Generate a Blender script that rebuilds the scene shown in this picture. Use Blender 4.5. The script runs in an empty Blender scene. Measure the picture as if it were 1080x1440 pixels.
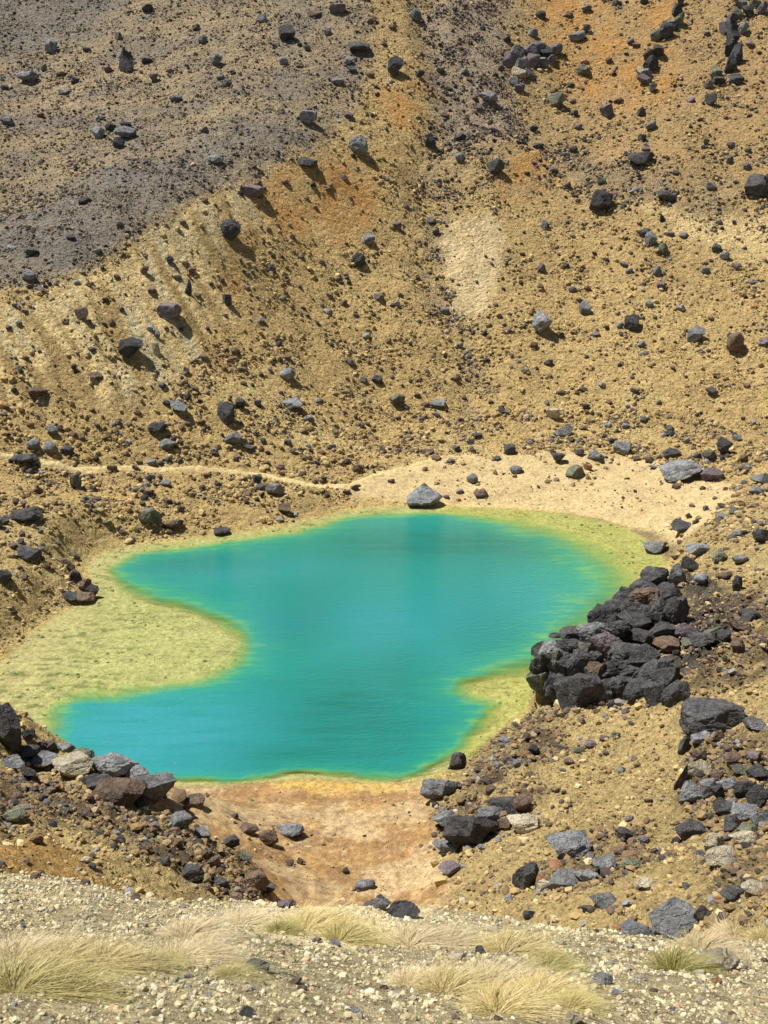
import bpy, math, random
import numpy as np
from mathutils import Vector, Matrix, noise as mnoise

# ---------------------------------------------------------------- camera, sky, sun, exposure
CAM_H, PITCH, FOC = 45.0, math.radians(19.8), 1500.0      # eye height above the lake, tilt down, focal length in photo pixels
scn = bpy.context.scene
camd = bpy.data.cameras.new("camera"); cam = bpy.data.objects.new("camera", camd)
scn.collection.objects.link(cam); scn.camera = cam
camd.sensor_fit = 'VERTICAL'; camd.angle = 2 * math.atan(720 / FOC)
camd.clip_start = 0.1; camd.clip_end = 3000
cam.location = (0, 0, CAM_H); cam.rotation_euler = (math.pi / 2 - PITCH, 0, 0)

SUN_AZ, SUN_EL = math.radians(-72), math.radians(63)       # azimuth from +Y (into the picture), negative = left
S = Vector((math.sin(SUN_AZ) * math.cos(SUN_EL), math.cos(SUN_AZ) * math.cos(SUN_EL), math.sin(SUN_EL)))
wd = bpy.data.worlds.new("World"); scn.world = wd; wd.use_nodes = True
nt = wd.node_tree; sky = nt.nodes.new('ShaderNodeTexSky'); sky.sky_type = 'NISHITA'; sky.sun_disc = False
sky.sun_elevation = SUN_EL; sky.sun_rotation = SUN_AZ; sky.altitude = 1600; sky.dust_density = 0.6
nt.links.new(sky.outputs[0], nt.nodes['Background'].inputs[0]); nt.nodes['Background'].inputs[1].default_value = 0.05
sl = bpy.data.lights.new("sun", 'SUN'); sl.energy = 5.0; sl.angle = math.radians(0.5); sl.color = (1.0, 0.95, 0.86)
so = bpy.data.objects.new("sun", sl); scn.collection.objects.link(so)
so.location = (-60, 40, 150); so.rotation_euler = (-S).to_track_quat('-Z', 'Y').to_euler()
scn.view_settings.view_transform = 'Standard'; scn.view_settings.look = 'None'
scn.view_settings.exposure = 0.5; scn.view_settings.gamma = 1.0; scn.view_settings.use_curve_mapping = False

rng = np.random.default_rng(7); random.seed(7)

# ---------------------------------------------------------------- numpy noise
_P = rng.permutation(256); _P = np.concatenate([_P, _P, _P])
_G = rng.uniform(0, 2 * np.pi, 256); _GX, _GY = np.cos(_G), np.sin(_G)
def perlin(x, y):
    xi = np.floor(x).astype(np.int64); yi = np.floor(y).astype(np.int64)
    fx = x - xi; fy = y - yi; xi &= 255; yi &= 255
    u = fx * fx * fx * (fx * (fx * 6 - 15) + 10); v = fy * fy * fy * (fy * (fy * 6 - 15) + 10)
    def g(ix, iy, dx, dy):
        h = _P[_P[ix & 255] + (iy & 255)]
        return _GX[h] * dx + _GY[h] * dy
    a = g(xi, yi, fx, fy); b = g(xi + 1, yi, fx - 1, fy); c = g(xi, yi + 1, fx, fy - 1); d = g(xi + 1, yi + 1, fx - 1, fy - 1)
    return ((a + (b - a) * u) * (1 - v) + (c + (d - c) * u) * v) * 1.5
def fbm(x, y, scale, octv=4, gain=.5, off=0.0):
    s = 0; a = 1.0; t = 0
    for k in range(octv):
        s = s + a * perlin(x / scale + off + 17.3 * k, y / scale - off + 9.1 * k); t += a; a *= gain; scale = scale / 2.03
    return s / t
def sstep(a, b, x):
    t = np.clip((x - a) / (b - a), 0, 1); return t * t * (3 - 2 * t)

# ---------------------------------------------------------------- the survey: sight lines from the viewpoint to the ground
cp, sp = math.cos(PITCH), math.sin(PITCH)
def ray(px, py):
    a, b = (px - 540) / FOC, (720 - py) / FOC
    return np.array([a, cp + b * sp, -sp + b * cp])
def on_y(px, py, Y):
    d = ray(px, py); t = Y / d[1]; return np.array([d[0] * t, Y, CAM_H + d[2] * t])
def on_z(px, py, z=0.0):
    d = ray(px, py); t = (z - CAM_H) / d[2]; return np.array([d[0] * t, d[1] * t, z])

Cy = [  # px, py, distance
 (540,600,150),(540,500,164),(540,400,178),(540,300,192),(540,200,208),(540,100,226),(540,0,245),
 (100,650,127),(100,560,135.5),(100,500,142),(60,405,151),(170,345,161),(0,300,176),(100,200,199),(0,100,232),(100,0,258),
 (-150,430,146),(-200,200,190),(-200,600,120),(-200,0,250),
 (300,600,138),(300,500,150),(300,400,162),(300,275,176),(300,200,196),(300,100,222),(300,0,251),
 (300,670,129.5),(420,660,134),(420,580,146),(420,400,172),(420,300,185),(420,212,194),(420,120,218),(420,0,248),(510,205,204),
 (680,600,151),(680,500,165),(680,400,180),(680,300,196),(680,200,212),(680,100,232),(680,0,258),
 (800,600,151),(800,500,166),(800,400,182),(800,300,199),(800,225,212),(800,160,230),(800,80,246),(800,0,264),
 (930,600,149),(930,500,163),(930,400,179),(930,300,195),(930,220,208),(930,100,236),(930,0,257),
 (1060,600,147),(1060,500,160),(1060,400,176),(1060,300,192),(1060,100,230),(1060,0,250),
 (1250,600,138),(1250,400,165),(1250,0,240),(1250,720,108),
 (540,-100,272),(100,-100,290),(1000,-100,280),
 # right spur
 (1060,700,116),(1060,750,101),(1060,850,81),(1060,950,68),(1060,1020,60.5),(1060,1100,53),(1060,1200,43.5),(1060,1290,34),
 (960,800,96),(960,880,80),(960,960,69.5),(900,880,82),(870,905,80),(900,960,74),(850,960,76.5),(900,1030,67),(900,1100,59.5),(900,1200,48),(900,1290,38.5),
 (800,1000,72),(800,1100,61),(800,1200,50.5),(700,1200,52),(700,1120,61.5),(720,1050,69.5),(700,1280,44),(1250,1000,55),(1250,1200,36),(1250,850,72),
 # left spur
 (0,990,62),(0,1060,57.5),(0,1120,50),(0,1240,36),(130,1036,60.5),(100,1120,53),(100,1200,43.5),(240,1098,60),(220,1160,53),(250,1220,46),(330,1210,51.5),(390,1265,49),(-200,1000,52),(-200,1150,40),
]
Cz = [  # px, py, height above the lake
 (800,690,.7),(700,690,.7),(600,690,.6),(900,700,1.0),(1000,690,1.8),(700,650,1.6),(850,650,1.8),(1000,650,3.2),(600,655,1.6),(800,625,3.2),(930,740,.7),(960,735,1.2),
 (420,715,1.0),(300,735,1.1),(200,745,1.6),(120,740,3.2),(30,740,4.5),(-120,760,5),
 (50,800,3.2),(90,800,2.0),(30,850,2.4),(-30,880,2.2),(110,835,1.2),(-150,900,3),
 (755,1010,.7),(700,1040,.6),(640,1085,.5),(615,1110,.7),(610,1200,1.3),(600,1270,2.2),
 (480,1140,.45),(350,1130,.5),(280,1130,.8),(420,1200,1.0),(520,1200,1.0),(480,1280,1.9),(420,1280,2.4),
]
Cw = [  # world points outside the picture or out of sight
 (-27,72,1.0),(-33,66,7),(-75,70,22),(-110,110,26),(75,70,24),(110,110,28),(0,40,5.5),(-8,30,10),(10,30,11),(0,18,22),(-20,15,28),(20,15,28),
 (-40,20,34),(40,20,34),(0,-10,30),(-50,-10,38),(50,-10,38),(-60,45,26),(60,45,27),(-18,62,1.2),(-22,58,5.0),
 (0,340,122),(-120,340,118),(120,340,120),(-220,250,84),(220,250,88),(-220,120,48),(220,120,50),(0,440,160),(-200,440,156),(200,440,158),
]
pts = [on_y(*c) for c in Cy] + [on_z(*c) for c in Cz] + [np.array(c, float) for c in Cw]
P3 = np.array(pts)
def tps_fit(xy, z, lam=0.02):
    n = len(xy); d = np.hypot(xy[:, None, 0] - xy[None, :, 0], xy[:, None, 1] - xy[None, :, 1]) + 1e-9
    K = d * d * np.log(d); A = np.zeros((n + 3, n + 3)); A[:n, :n] = K + lam * n * np.eye(n) * 1.0
    A[:n, n] = 1; A[:n, n + 1:] = xy; A[n, :n] = 1; A[n + 1:, :n] = xy.T
    return np.linalg.solve(A, np.concatenate([z, [0, 0, 0]]))
_xy = P3[:, :2].copy(); _w = tps_fit(_xy, P3[:, 2], .05)
def tps(x, y):
    out = _w[-3] + _w[-2] * x + _w[-1] * y
    for i in range(len(_xy)):
        d2 = (x - _xy[i, 0]) ** 2 + (y - _xy[i, 1]) ** 2 + 1e-9
        out = out + _w[i] * .5 * d2 * np.log(d2)
    return out

def chaikin(p, n=2):
    p = np.array(p, float)
    for _ in range(n):
        q = np.roll(p, -1, 0); p = np.stack([p * .75 + q * .25, p * .25 + q * .75], 1).reshape(-1, 2)
    return p
def poly_sd(poly, x, y):                                    # signed distance, negative inside
    d2 = np.full(x.shape, 1e18); ins = np.zeros(x.shape, bool); n = len(poly)
    for i in range(n):
        ax, ay = poly[i]; bx, by = poly[(i + 1) % n]; ex, ey = bx - ax, by - ay; L = ex * ex + ey * ey + 1e-12
        t = np.clip(((x - ax) * ex + (y - ay) * ey) / L, 0, 1)
        d2 = np.minimum(d2, (x - ax - ex * t) ** 2 + (y - ay - ey * t) ** 2)
        c = ((ay > y) != (by > y)) & (x < ex * (y - ay) / (ey + (1e-12 if ey >= 0 else -1e-12)) + ax)
        ins ^= c
    d = np.sqrt(d2); return np.where(ins, -d, d)

SHORE_PX = [(-90,1010),(-60,965),(-10,945),(25,915),(50,888),(95,858),(138,842),(128,812),(122,795),(140,778),(190,768),(260,760),(340,750),(400,741),(450,729),(500,716),(560,713),(620,713),(700,716),(760,719),(820,727),(880,742),(925,768),(938,800),(905,850),(868,880),(810,918),(785,950),(757,985),(735,1000),(700,1025),(670,1050),(630,1080),(590,1098),(540,1101),(490,1098),(430,1094),(380,1098),(310,1105),(250,1104),(190,1100),(120,1085),(40,1065),(-60,1045)]
DEEP_PX = [(62,1010),(66,985),(120,970),(200,964),(255,955),(312,938),(332,917),(325,893),(290,872),(235,851),(178,836),(152,814),(146,797),(178,777),(260,765),(340,755),(410,746),(455,733),(505,721),(580,717),(650,719),(720,725),(780,738),(835,755),(880,783),(910,815),(908,845),(868,882),(810,918),(775,945),(740,950),(700,953),(655,966),(672,975),(708,990),(705,1015),(672,1043),(632,1073),(590,1094),(540,1098),(490,1095),(430,1091),(380,1095),(310,1102),(250,1102),(160,1096),(90,1070),(70,1040)]
SHORE = chaikin([on_z(*p)[:2] for p in SHORE_PX]); DEEP = chaikin([on_z(*p)[:2] for p in DEEP_PX])

GX0, GX1, GY0, GY1, GS = -230., 230., -20., 440., .5
gx = np.arange(GX0, GX1 + GS / 2, GS); gy = np.arange(GY0, GY1 + GS / 2, GS)
MX, MY = np.meshgrid(gx, gy)
Zt = tps(MX, MY)
def sub_sd(poly):                                           # signed distance on the grid; exact only near the lake
    out = np.full(MX.shape, 60.0); m = (MX > -60) & (MX < 60) & (MY > 45) & (MY < 150)
    out[m] = poly_sd(poly, MX[m], MY[m]); return out
SDs = sub_sd(SHORE); SDd = sub_sd(DEEP)
def bil(G, x, y, x0=GX0, y0=GY0, s=GS):
    fx = np.clip((np.asarray(x, float) - x0) / s, 0, G.shape[1] - 1.001); fy = np.clip((np.asarray(y, float) - y0) / s, 0, G.shape[0] - 1.001)
    i = fx.astype(int); j = fy.astype(int); u = fx - i; v = fy - j
    return (G[j, i] * (1 - u) + G[j, i + 1] * u) * (1 - v) + (G[j + 1, i] * (1 - u) + G[j + 1, i + 1] * u) * v
cl = on_z(830, 985)[:2]
cl2 = on_z(110, 1085)[:2]
wsh = 5.0 - 3.8 * np.exp(-((MX - cl[0]) ** 2 + (MY - cl[1]) ** 2) / 90.) - 3.4 * np.exp(-((MX - cl2[0]) ** 2 + (MY - cl2[1]) ** 2) / 160.)
land = .03 + .035 * np.clip(SDs, 0, 4) + np.maximum(Zt, .12) * sstep(0, 1, SDs / wsh)
BL = np.array([on_z(*p, 5.2)[:2] for p in [(758,925),(800,922),(850,938),(900,946),(960,962),(1010,940),(1000,860),(955,800),(905,812),(868,842),(832,878),(798,892),(766,906)]])
BLs = np.full(MX.shape, 60.0); _m = (MX > 5) & (MX < 60) & (MY > 60) & (MY < 110); BLs[_m] = poly_sd(BL, MX[_m], MY[_m])
land = np.maximum(land, 5.0 * sstep(1.1, -.5, BLs))
LD = np.maximum(0, -SDd)                                    # lake depth
depth_g = np.clip(-SDs * .05, 0, .16) + np.where(SDd < 1.0, np.minimum(3.5, .05 * (1 - np.minimum(SDd, 1)) + .16 * LD), 0)
Zg = np.where(SDs > 0, land, -depth_g)
def fg_z(x, y):                                             # the gravel brow the camera stands on
    h0 = 2.6 + .1 * x - .0006 * x * x
    z = CAM_H - h0 - .656 * y
    yc = 13.6 + .5 * np.sin(x * .9 + 1) + .25 * np.sin(x * 2.1)
    over = np.maximum(0, y - yc)
    return z - .5 * over - .02 * over * over
# gully and the eroded wall
def seg_d(x, y, line):
    d = np.full(x.shape, 1e9)
    for (ax, ay), (bx, by) in zip(line[:-1], line[1:]):
        ex, ey = bx - ax, by - ay; t = np.clip(((x - ax) * ex + (y - ay) * ey) / (ex * ex + ey * ey), 0, 1)
        d = np.minimum(d, np.hypot(x - ax - ex * t, y - ay - ey * t))
    return d
def zlow(x, y): return np.maximum(bil(Zg, x, y), fg_z(x, y))
_T = np.concatenate([np.linspace(3, 30, 300), np.linspace(30, 420, 2600)])
def hit(px, py, hf=None):
    d = ray(px, py); t = _T / d[1]; x = d[0] * t; z = CAM_H + d[2] * t
    h = (hf or zlow)(x, _T); k = np.nonzero(z < h)[0]
    if len(k) == 0: return np.array([x[-1], _T[-1], z[-1]])
    k = max(1, k[0]); a = z[k - 1] - h[k - 1]; b = h[k] - z[k]; f = a / max(a + b, 1e-9)
    Y = _T[k - 1] + (_T[k] - _T[k - 1]) * f; tt = Y / d[1]
    return np.array([d[0] * tt, Y, CAM_H + d[2] * tt])
def hxy(px, py): return hit(px, py)[:2]
GULLY = [hxy(*p) for p in [(590,-60),(600,20),(618,100),(628,160),(612,230),(606,300),(612,380),(640,480),(660,560)]]
GULLY2 = [hxy(*p) for p in [(618,100),(650,140),(680,160)]]
PATH = [hxy(*p) for p in [(-40,630),(0,633),(50,640),(85,652),(120,658),(200,657),(330,661),(380,668),(430,680),(480,682),(530,672),(590,655),(640,640)]]
PATH2 = [hxy(*p) for p in [(430,680),(380,688),(330,672)]]
ga, gb = hxy(190, 390), hxy(250, 500); gd = gb - ga; gd /= np.hypot(*gd); gn = np.array([-gd[1], gd[0]])
MS = 1.0
mgx = np.arange(GX0, GX1 + .5, MS); mgy = np.arange(GY0, GY1 + .5, MS); NX, NY = np.meshgrid(mgx, mgy)
MASK = {}
def mask(name, polys, soft):
    sd = np.full(NX.shape, 99.)
    for p in polys:
        w = np.array([hxy(*q) for q in p]); sd = np.minimum(sd, poly_sd(w, NX, NY))
    MASK[name] = (sd, soft)
def m_at(name, x, y, warp=3.0):
    sd, soft = MASK[name]
    wx = fbm(x, y, warp * 3, 3, .6, 3.3) * warp * 1.6; wy = fbm(x, y, warp * 3, 3, .6, 31.7) * warp * 1.6
    return 1 - sstep(-soft, soft, bil(sd, x + wx, y + wy, GX0, GY0, MS))
mask('grey', [[(-200,440),(0,412),(60,397),(150,365),(200,328),(270,286),(310,262),(390,225),(440,203),(500,150),(525,60),(510,-90),(-200,-90)]], 2.0)
mask('dense', [[(-200,420),(0,400),(60,390),(150,358),(200,320),(270,280),(380,225),(440,195),(330,180),(200,225),(60,290),(-200,330)], [(-200,-60),(-200,100),(0,75),(120,40),(190,-20),(190,-60)]], 7.0)
mask('rust', [[(425,215),(500,225),(545,215),(540,290),(500,345),(440,345),(360,330),(330,350),(345,290)], [(530,110),(610,120),(610,175),(560,180),(530,160)], [(703,216),(770,216),(765,265),(715,275)],
     [(740,-20),(820,-20),(900,60),(905,150),(850,150),(800,130),(760,70)], [(270,380),(325,385),(305,520),(268,520)], [(900,-40),(960,-40),(950,120),(915,150)]], 3.0)
mask('spurrust', [[(-60,1175),(60,1180),(135,1215),(140,1262),(-60,1262)], [(330,1225),(385,1235),(385,1275),(350,1265)]], .9)
mask('scar', [[(618,322),(640,305),(690,298),(712,325),(706,370),(690,430),(668,444),(645,425),(628,380)]], .9)
mask('pale', [[(-60,455),(90,405),(190,345),(280,290),(330,262),(370,300),(300,350),(330,440),(240,560),(120,585),(-60,560)], [(890,290),(1150,310),(1150,370),(960,335)]], 3.0)
mask('beach', [[(470,690),(560,660),(640,640),(760,634),(880,640),(1000,668),(1040,690),(1000,735),(930,775),(880,742),(800,722),(600,708)]], 1.0)
mask('wet', [[(690,716),(760,718),(840,728),(920,748),(955,765),(930,800),(880,744),(800,727)]], .5)
mask('front', [[(150,1110),(260,1095),(420,1080),(560,1080),(600,1100),(612,1180),(625,1230),(590,1320),(400,1320),(380,1240),(300,1180),(245,1140)]], .6)
mask('ochre', [[(370,1100),(430,1080),(520,1082),(600,1095),(560,1112),(430,1112)]], .5)
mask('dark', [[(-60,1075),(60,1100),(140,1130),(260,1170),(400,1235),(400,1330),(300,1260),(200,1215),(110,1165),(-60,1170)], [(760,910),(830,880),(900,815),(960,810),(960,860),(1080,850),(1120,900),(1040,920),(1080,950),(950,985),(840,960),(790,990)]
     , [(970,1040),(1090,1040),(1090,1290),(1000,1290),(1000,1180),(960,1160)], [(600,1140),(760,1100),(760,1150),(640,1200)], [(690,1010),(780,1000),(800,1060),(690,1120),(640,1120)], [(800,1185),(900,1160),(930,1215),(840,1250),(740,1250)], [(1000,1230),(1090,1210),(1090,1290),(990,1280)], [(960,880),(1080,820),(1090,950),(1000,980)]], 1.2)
mask('rub', [[(590,-40),(740,-40),(705,100),(740,190),(1120,270),(1120,330),(880,300),(760,240),(640,250),(600,160)]], 6.0)
mask('fan', [[(596,10),(640,-40),(705,-40),(712,100),(738,198),(650,205),(622,150)]], 3.0)
mask('green', [[(620,1085),(640,1050),(700,985),(715,1000),(690,1045),(650,1080)]], .7)
def H(x, y):
    x = np.asarray(x, float); y = np.asarray(y, float)
    zg = bil(Zg, x, y); sd = bil(SDs, x, y); out = sstep(.3, 5, sd)
    far = sstep(105, 125, y)
    xw = x + 7 * fbm(x, y, 20, 4, .6, 71.); dg = np.minimum(seg_d(xw, y, GULLY), seg_d(x, y, GULLY2) + 1)
    zg = zg - 2.0 * np.exp(-(dg / 4.5) ** 2) * far
    wall = m_at('pale', x, y, 2.0) * far * (x < 0)
    u = (x - ga[0]) * gn[0] + (y - ga[1]) * gn[1]; v = (x - ga[0]) * gd[0] + (y - ga[1]) * gd[1]
    un = u + 1.2 * fbm(x, y, 9, 2, .5, 5.)
    gro = np.abs(perlin(un / 3.1, v / 34. + 7)) + .5 * np.abs(perlin(un / 1.3 + 9, v / 18.))
    zg = zg + wall * (gro - .35) * 1.15
    zg = zg + out * (.9 * fbm(x, y, 16, 3, .5, 1.1) * far + .40 * fbm(x, y, 4.2, 3, .55, 8.8) + .17 * fbm(x, y, .9, 3, .6, 2.2) + .22 * np.abs(fbm(x, y, 1.7, 4, .6, 33.)) * sstep(185, 150, y))
    nr = out * (1 - far) * (1 - m_at('front', x, y, .7)); zg = zg + nr * (.75 * np.abs(fbm(x * .8, y, 4.0, 4, .6, 81.)) + .25 * np.abs(fbm(x, y, 1.1, 4, .6, 83.)))
    dk = m_at('dark', x, y, 1.0)
    bl = sstep(2.2, 0, np.abs(bil(BLs, x, y))); zg = zg + bl * 2.0 * fbm(x, y, 1.8, 5, .65, 50.)
    zg = zg + out * dk * 1.3 * np.abs(fbm(x, y, 2.2, 4, .6, 12.))
    zp = sstep(1.5, .4, np.minimum(seg_d(x, y, PATH), 9))
    zg = zg - .15 * zp * far
    zf = fg_z(x, y) + .10 * fbm(x, y, 2.1, 3, .5, 4.4) + .035 * fbm(x, y, .35, 3, .6, 6.6)
    return np.maximum(zg, zf)
def tops(o, label, cat, group=None):
    o["label"] = label; o["category"] = cat
    if group: o["group"] = group

# ---------------------------------------------------------------- materials
def mat(name):
    m = bpy.data.materials.new(name); m.use_nodes = True; n = m.node_tree; b = n.nodes['Principled BSDF']; return m, n, b
def N(n, t, **kw):
    k = n.nodes.new(t)
    for a, v in kw.items(): setattr(k, a, v)
    return k
def noise_node(n, scale, detail=6, rough=.6, vec=None):
    k = N(n, 'ShaderNodeTexNoise'); k.inputs['Scale'].default_value = scale; k.inputs['Detail'].default_value = detail; k.inputs['Roughness'].default_value = rough
    if vec: n.links.new(vec, k.inputs['Vector'])
    return k
def maprange(n, src, a, b, c, d):
    k = N(n, 'ShaderNodeMapRange'); n.links.new(src, k.inputs[0])
    for i, v in zip((1, 2, 3, 4), (a, b, c, d)): k.inputs[i].default_value = v
    return k.outputs[0]
def mathn(n, op, a, b):
    k = N(n, 'ShaderNodeMath', operation=op)
    for i, v in enumerate((a, b)):
        if isinstance(v, (int, float)): k.inputs[i].default_value = v
        else: n.links.new(v, k.inputs[i])
    return k.outputs[0]
def vscale(n, vec, f):
    k = N(n, 'ShaderNodeVectorMath', operation='SCALE'); n.links.new(vec, k.inputs[0])
    if isinstance(f, (int, float)): k.inputs['Scale'].default_value = f
    else: n.links.new(f, k.inputs['Scale'])
    return k.outputs[0]

def attr_mat(name, rough, scales, amp, bump, bscale, clod=False):
    m, n, b = mat(name); at = N(n, 'ShaderNodeAttribute'); at.attribute_name = 'Col'
    geo = N(n, 'ShaderNodeNewGeometry'); f = None
    for s, a in zip(scales, amp):
        r = maprange(n, noise_node(n, s, 5, .65, geo.outputs['Position']).outputs[0], .3, .7, 1 - a, 1 + a)
        f = r if f is None else mathn(n, 'MULTIPLY', f, r)
    n.links.new(vscale(n, at.outputs['Color'], f), b.inputs['Base Color'])
    b.inputs['Roughness'].default_value = rough; b.inputs['Specular IOR Level'].default_value = .25
    if bump:
        bn = N(n, 'ShaderNodeBump'); bn.inputs['Strength'].default_value = 1; bn.inputs['Distance'].default_value = bump
        hn = noise_node(n, bscale, 10, .66, geo.outputs['Position']).outputs[0]
        if clod:
            wp = N(n, 'ShaderNodeVectorMath', operation='ADD'); n.links.new(geo.outputs['Position'], wp.inputs[0]); n.links.new(vscale(n, noise_node(n, 2., 4, .6, geo.outputs['Position']).outputs['Color'], .9), wp.inputs[1])
            for vs, vw in ((2.1, .30), (7.5, .13)):
                vo = N(n, 'ShaderNodeTexVoronoi'); vo.inputs['Scale'].default_value = vs; n.links.new(wp.outputs[0], vo.inputs['Vector'])
                hn = mathn(n, 'SUBTRACT', hn, mathn(n, 'MULTIPLY', mathn(n, 'MULTIPLY', vo.outputs['Distance'], vw), maprange(n, noise_node(n, vs * .4, 3, .6, geo.outputs['Position']).outputs[0], .4, .6, 0, 1.6)))
            ra = N(n, 'ShaderNodeAttribute'); ra.attribute_name = 'rough'; n.links.new(ra.outputs['Fac'], bn.inputs['Strength'])
        n.links.new(hn, bn.inputs['Height']); n.links.new(bn.outputs[0], b.inputs['Normal'])
    return m
M_ground = attr_mat('volcanic_soil', .95, (.5, 2.6, 9.), (.16, .38, .42), .75, 1.5, True)
M_rubble = attr_mat('loose_stones', .9, (2., 14.), (.15, .25), .03, 12.)

def rock_mat(name, c1, c2, dust, lich=0.25):
    m, n, b = mat(name); geo = N(n, 'ShaderNodeNewGeometry'); oi = N(n, 'ShaderNodeObjectInfo')
    pos = geo.outputs['Position']
    big = noise_node(n, 1.1, 6, .6, pos).outputs[0]; fine = noise_node(n, 9, 8, .7, pos).outputs[0]
    mix = N(n, 'ShaderNodeMix', data_type='RGBA'); mix.inputs[6].default_value = (*c1, 1); mix.inputs[7].default_value = (*c2, 1)
    n.links.new(maprange(n, big, .38, .62, 0, 1), mix.inputs[0])
    mx2 = N(n, 'ShaderNodeMix', data_type='RGBA'); n.links.new(mix.outputs[2], mx2.inputs[6]); mx2.inputs[7].default_value = (*dust, 1)
    n.links.new(maprange(n, noise_node(n, 2.6, 9, .72, pos).outputs[0], .52, .66, 0, lich * 2), mx2.inputs[0])
    br = mathn(n, 'MULTIPLY', maprange(n, fine, .3, .7, .6, 1.4), maprange(n, oi.outputs['Random'], 0, 1, .8, 1.25))
    n.links.new(vscale(n, mx2.outputs[2], br), b.inputs['Base Color'])
    b.inputs['Roughness'].default_value = .8; b.inputs['Specular IOR Level'].default_value = .35
    bn = N(n, 'ShaderNodeBump'); bn.inputs['Strength'].default_value = 1; bn.inputs['Distance'].default_value = .32
    vo = N(n, 'ShaderNodeTexVoronoi', feature='DISTANCE_TO_EDGE'); vo.inputs['Scale'].default_value = 1.4
    wv = N(n, 'ShaderNodeVectorMath', operation='ADD'); n.links.new(pos, wv.inputs[0]); n.links.new(vscale(n, noise_node(n, 1.5, 4, .6, pos).outputs['Color'], 1.4), wv.inputs[1]); n.links.new(wv.outputs[0], vo.inputs['Vector'])
    hh_ = mathn(n, 'ADD', noise_node(n, 2.2, 12, .70, pos).outputs[0], mathn(n, 'MULTIPLY', maprange(n, vo.outputs['Distance'], 0, .10, 0, 1), .22))
    n.links.new(hh_, bn.inputs['Height']); n.links.new(bn.outputs[0], b.inputs['Normal'])
    return m
RM = {'d': rock_mat('dark_lava', (.042,.041,.043), (.095,.095,.10), (.20,.18,.15), .2),
      'g': rock_mat('grey_lava', (.13,.137,.145), (.26,.27,.285), (.36,.33,.26), .3),
      'b': rock_mat('brown_lava', (.10,.070,.055), (.19,.13,.095), (.28,.20,.11), .25),
      'p': rock_mat('pale_stone', (.38,.34,.25), (.52,.46,.33), (.22,.19,.14), .25),
      'r': rock_mat('rusty_stone', (.30,.14,.07), (.38,.22,.11), (.30,.25,.15), .2),
      'o': rock_mat('olive_stone', (.10,.11,.085), (.19,.20,.145), (.26,.25,.09), .3),
      'v': rock_mat('purple_stone', (.13,.105,.12), (.20,.165,.18), (.26,.22,.18), .2)}

# ---------------------------------------------------------------- mesh helpers
def raw_mesh(name, V, F, m, col=None, smooth=False, k=None):
    me = bpy.data.meshes.new(name); V = np.asarray(V, np.float32); F = np.asarray(F, np.int32); k = k or F.shape[1]
    me.vertices.add(len(V)); me.vertices.foreach_set('co', V.ravel())
    me.loops.add(F.size); me.loops.foreach_set('vertex_index', F.ravel())
    me.polygons.add(len(F)); me.polygons.foreach_set('loop_start', np.arange(0, F.size, k, dtype=np.int32)); me.polygons.foreach_set('loop_total', np.full(len(F), k, np.int32))
    me.polygons.foreach_set('use_smooth', np.full(len(F), smooth))
    if col is not None:
        a = me.attributes.new('Col', 'FLOAT_COLOR', 'POINT'); c = np.ones((len(V), 4), np.float32); c[:, :3] = col; a.data.foreach_set('color', c.ravel())
    me.update(calc_edges=True); me.materials.append(m); return me
def add(name, me, parent=None):
    o = bpy.data.objects.new(name, me); scn.collection.objects.link(o)
    if parent: o.parent = parent
    return o
def lerp(a, b, t): return a + (np.array(b) - a) * t[..., None]
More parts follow.
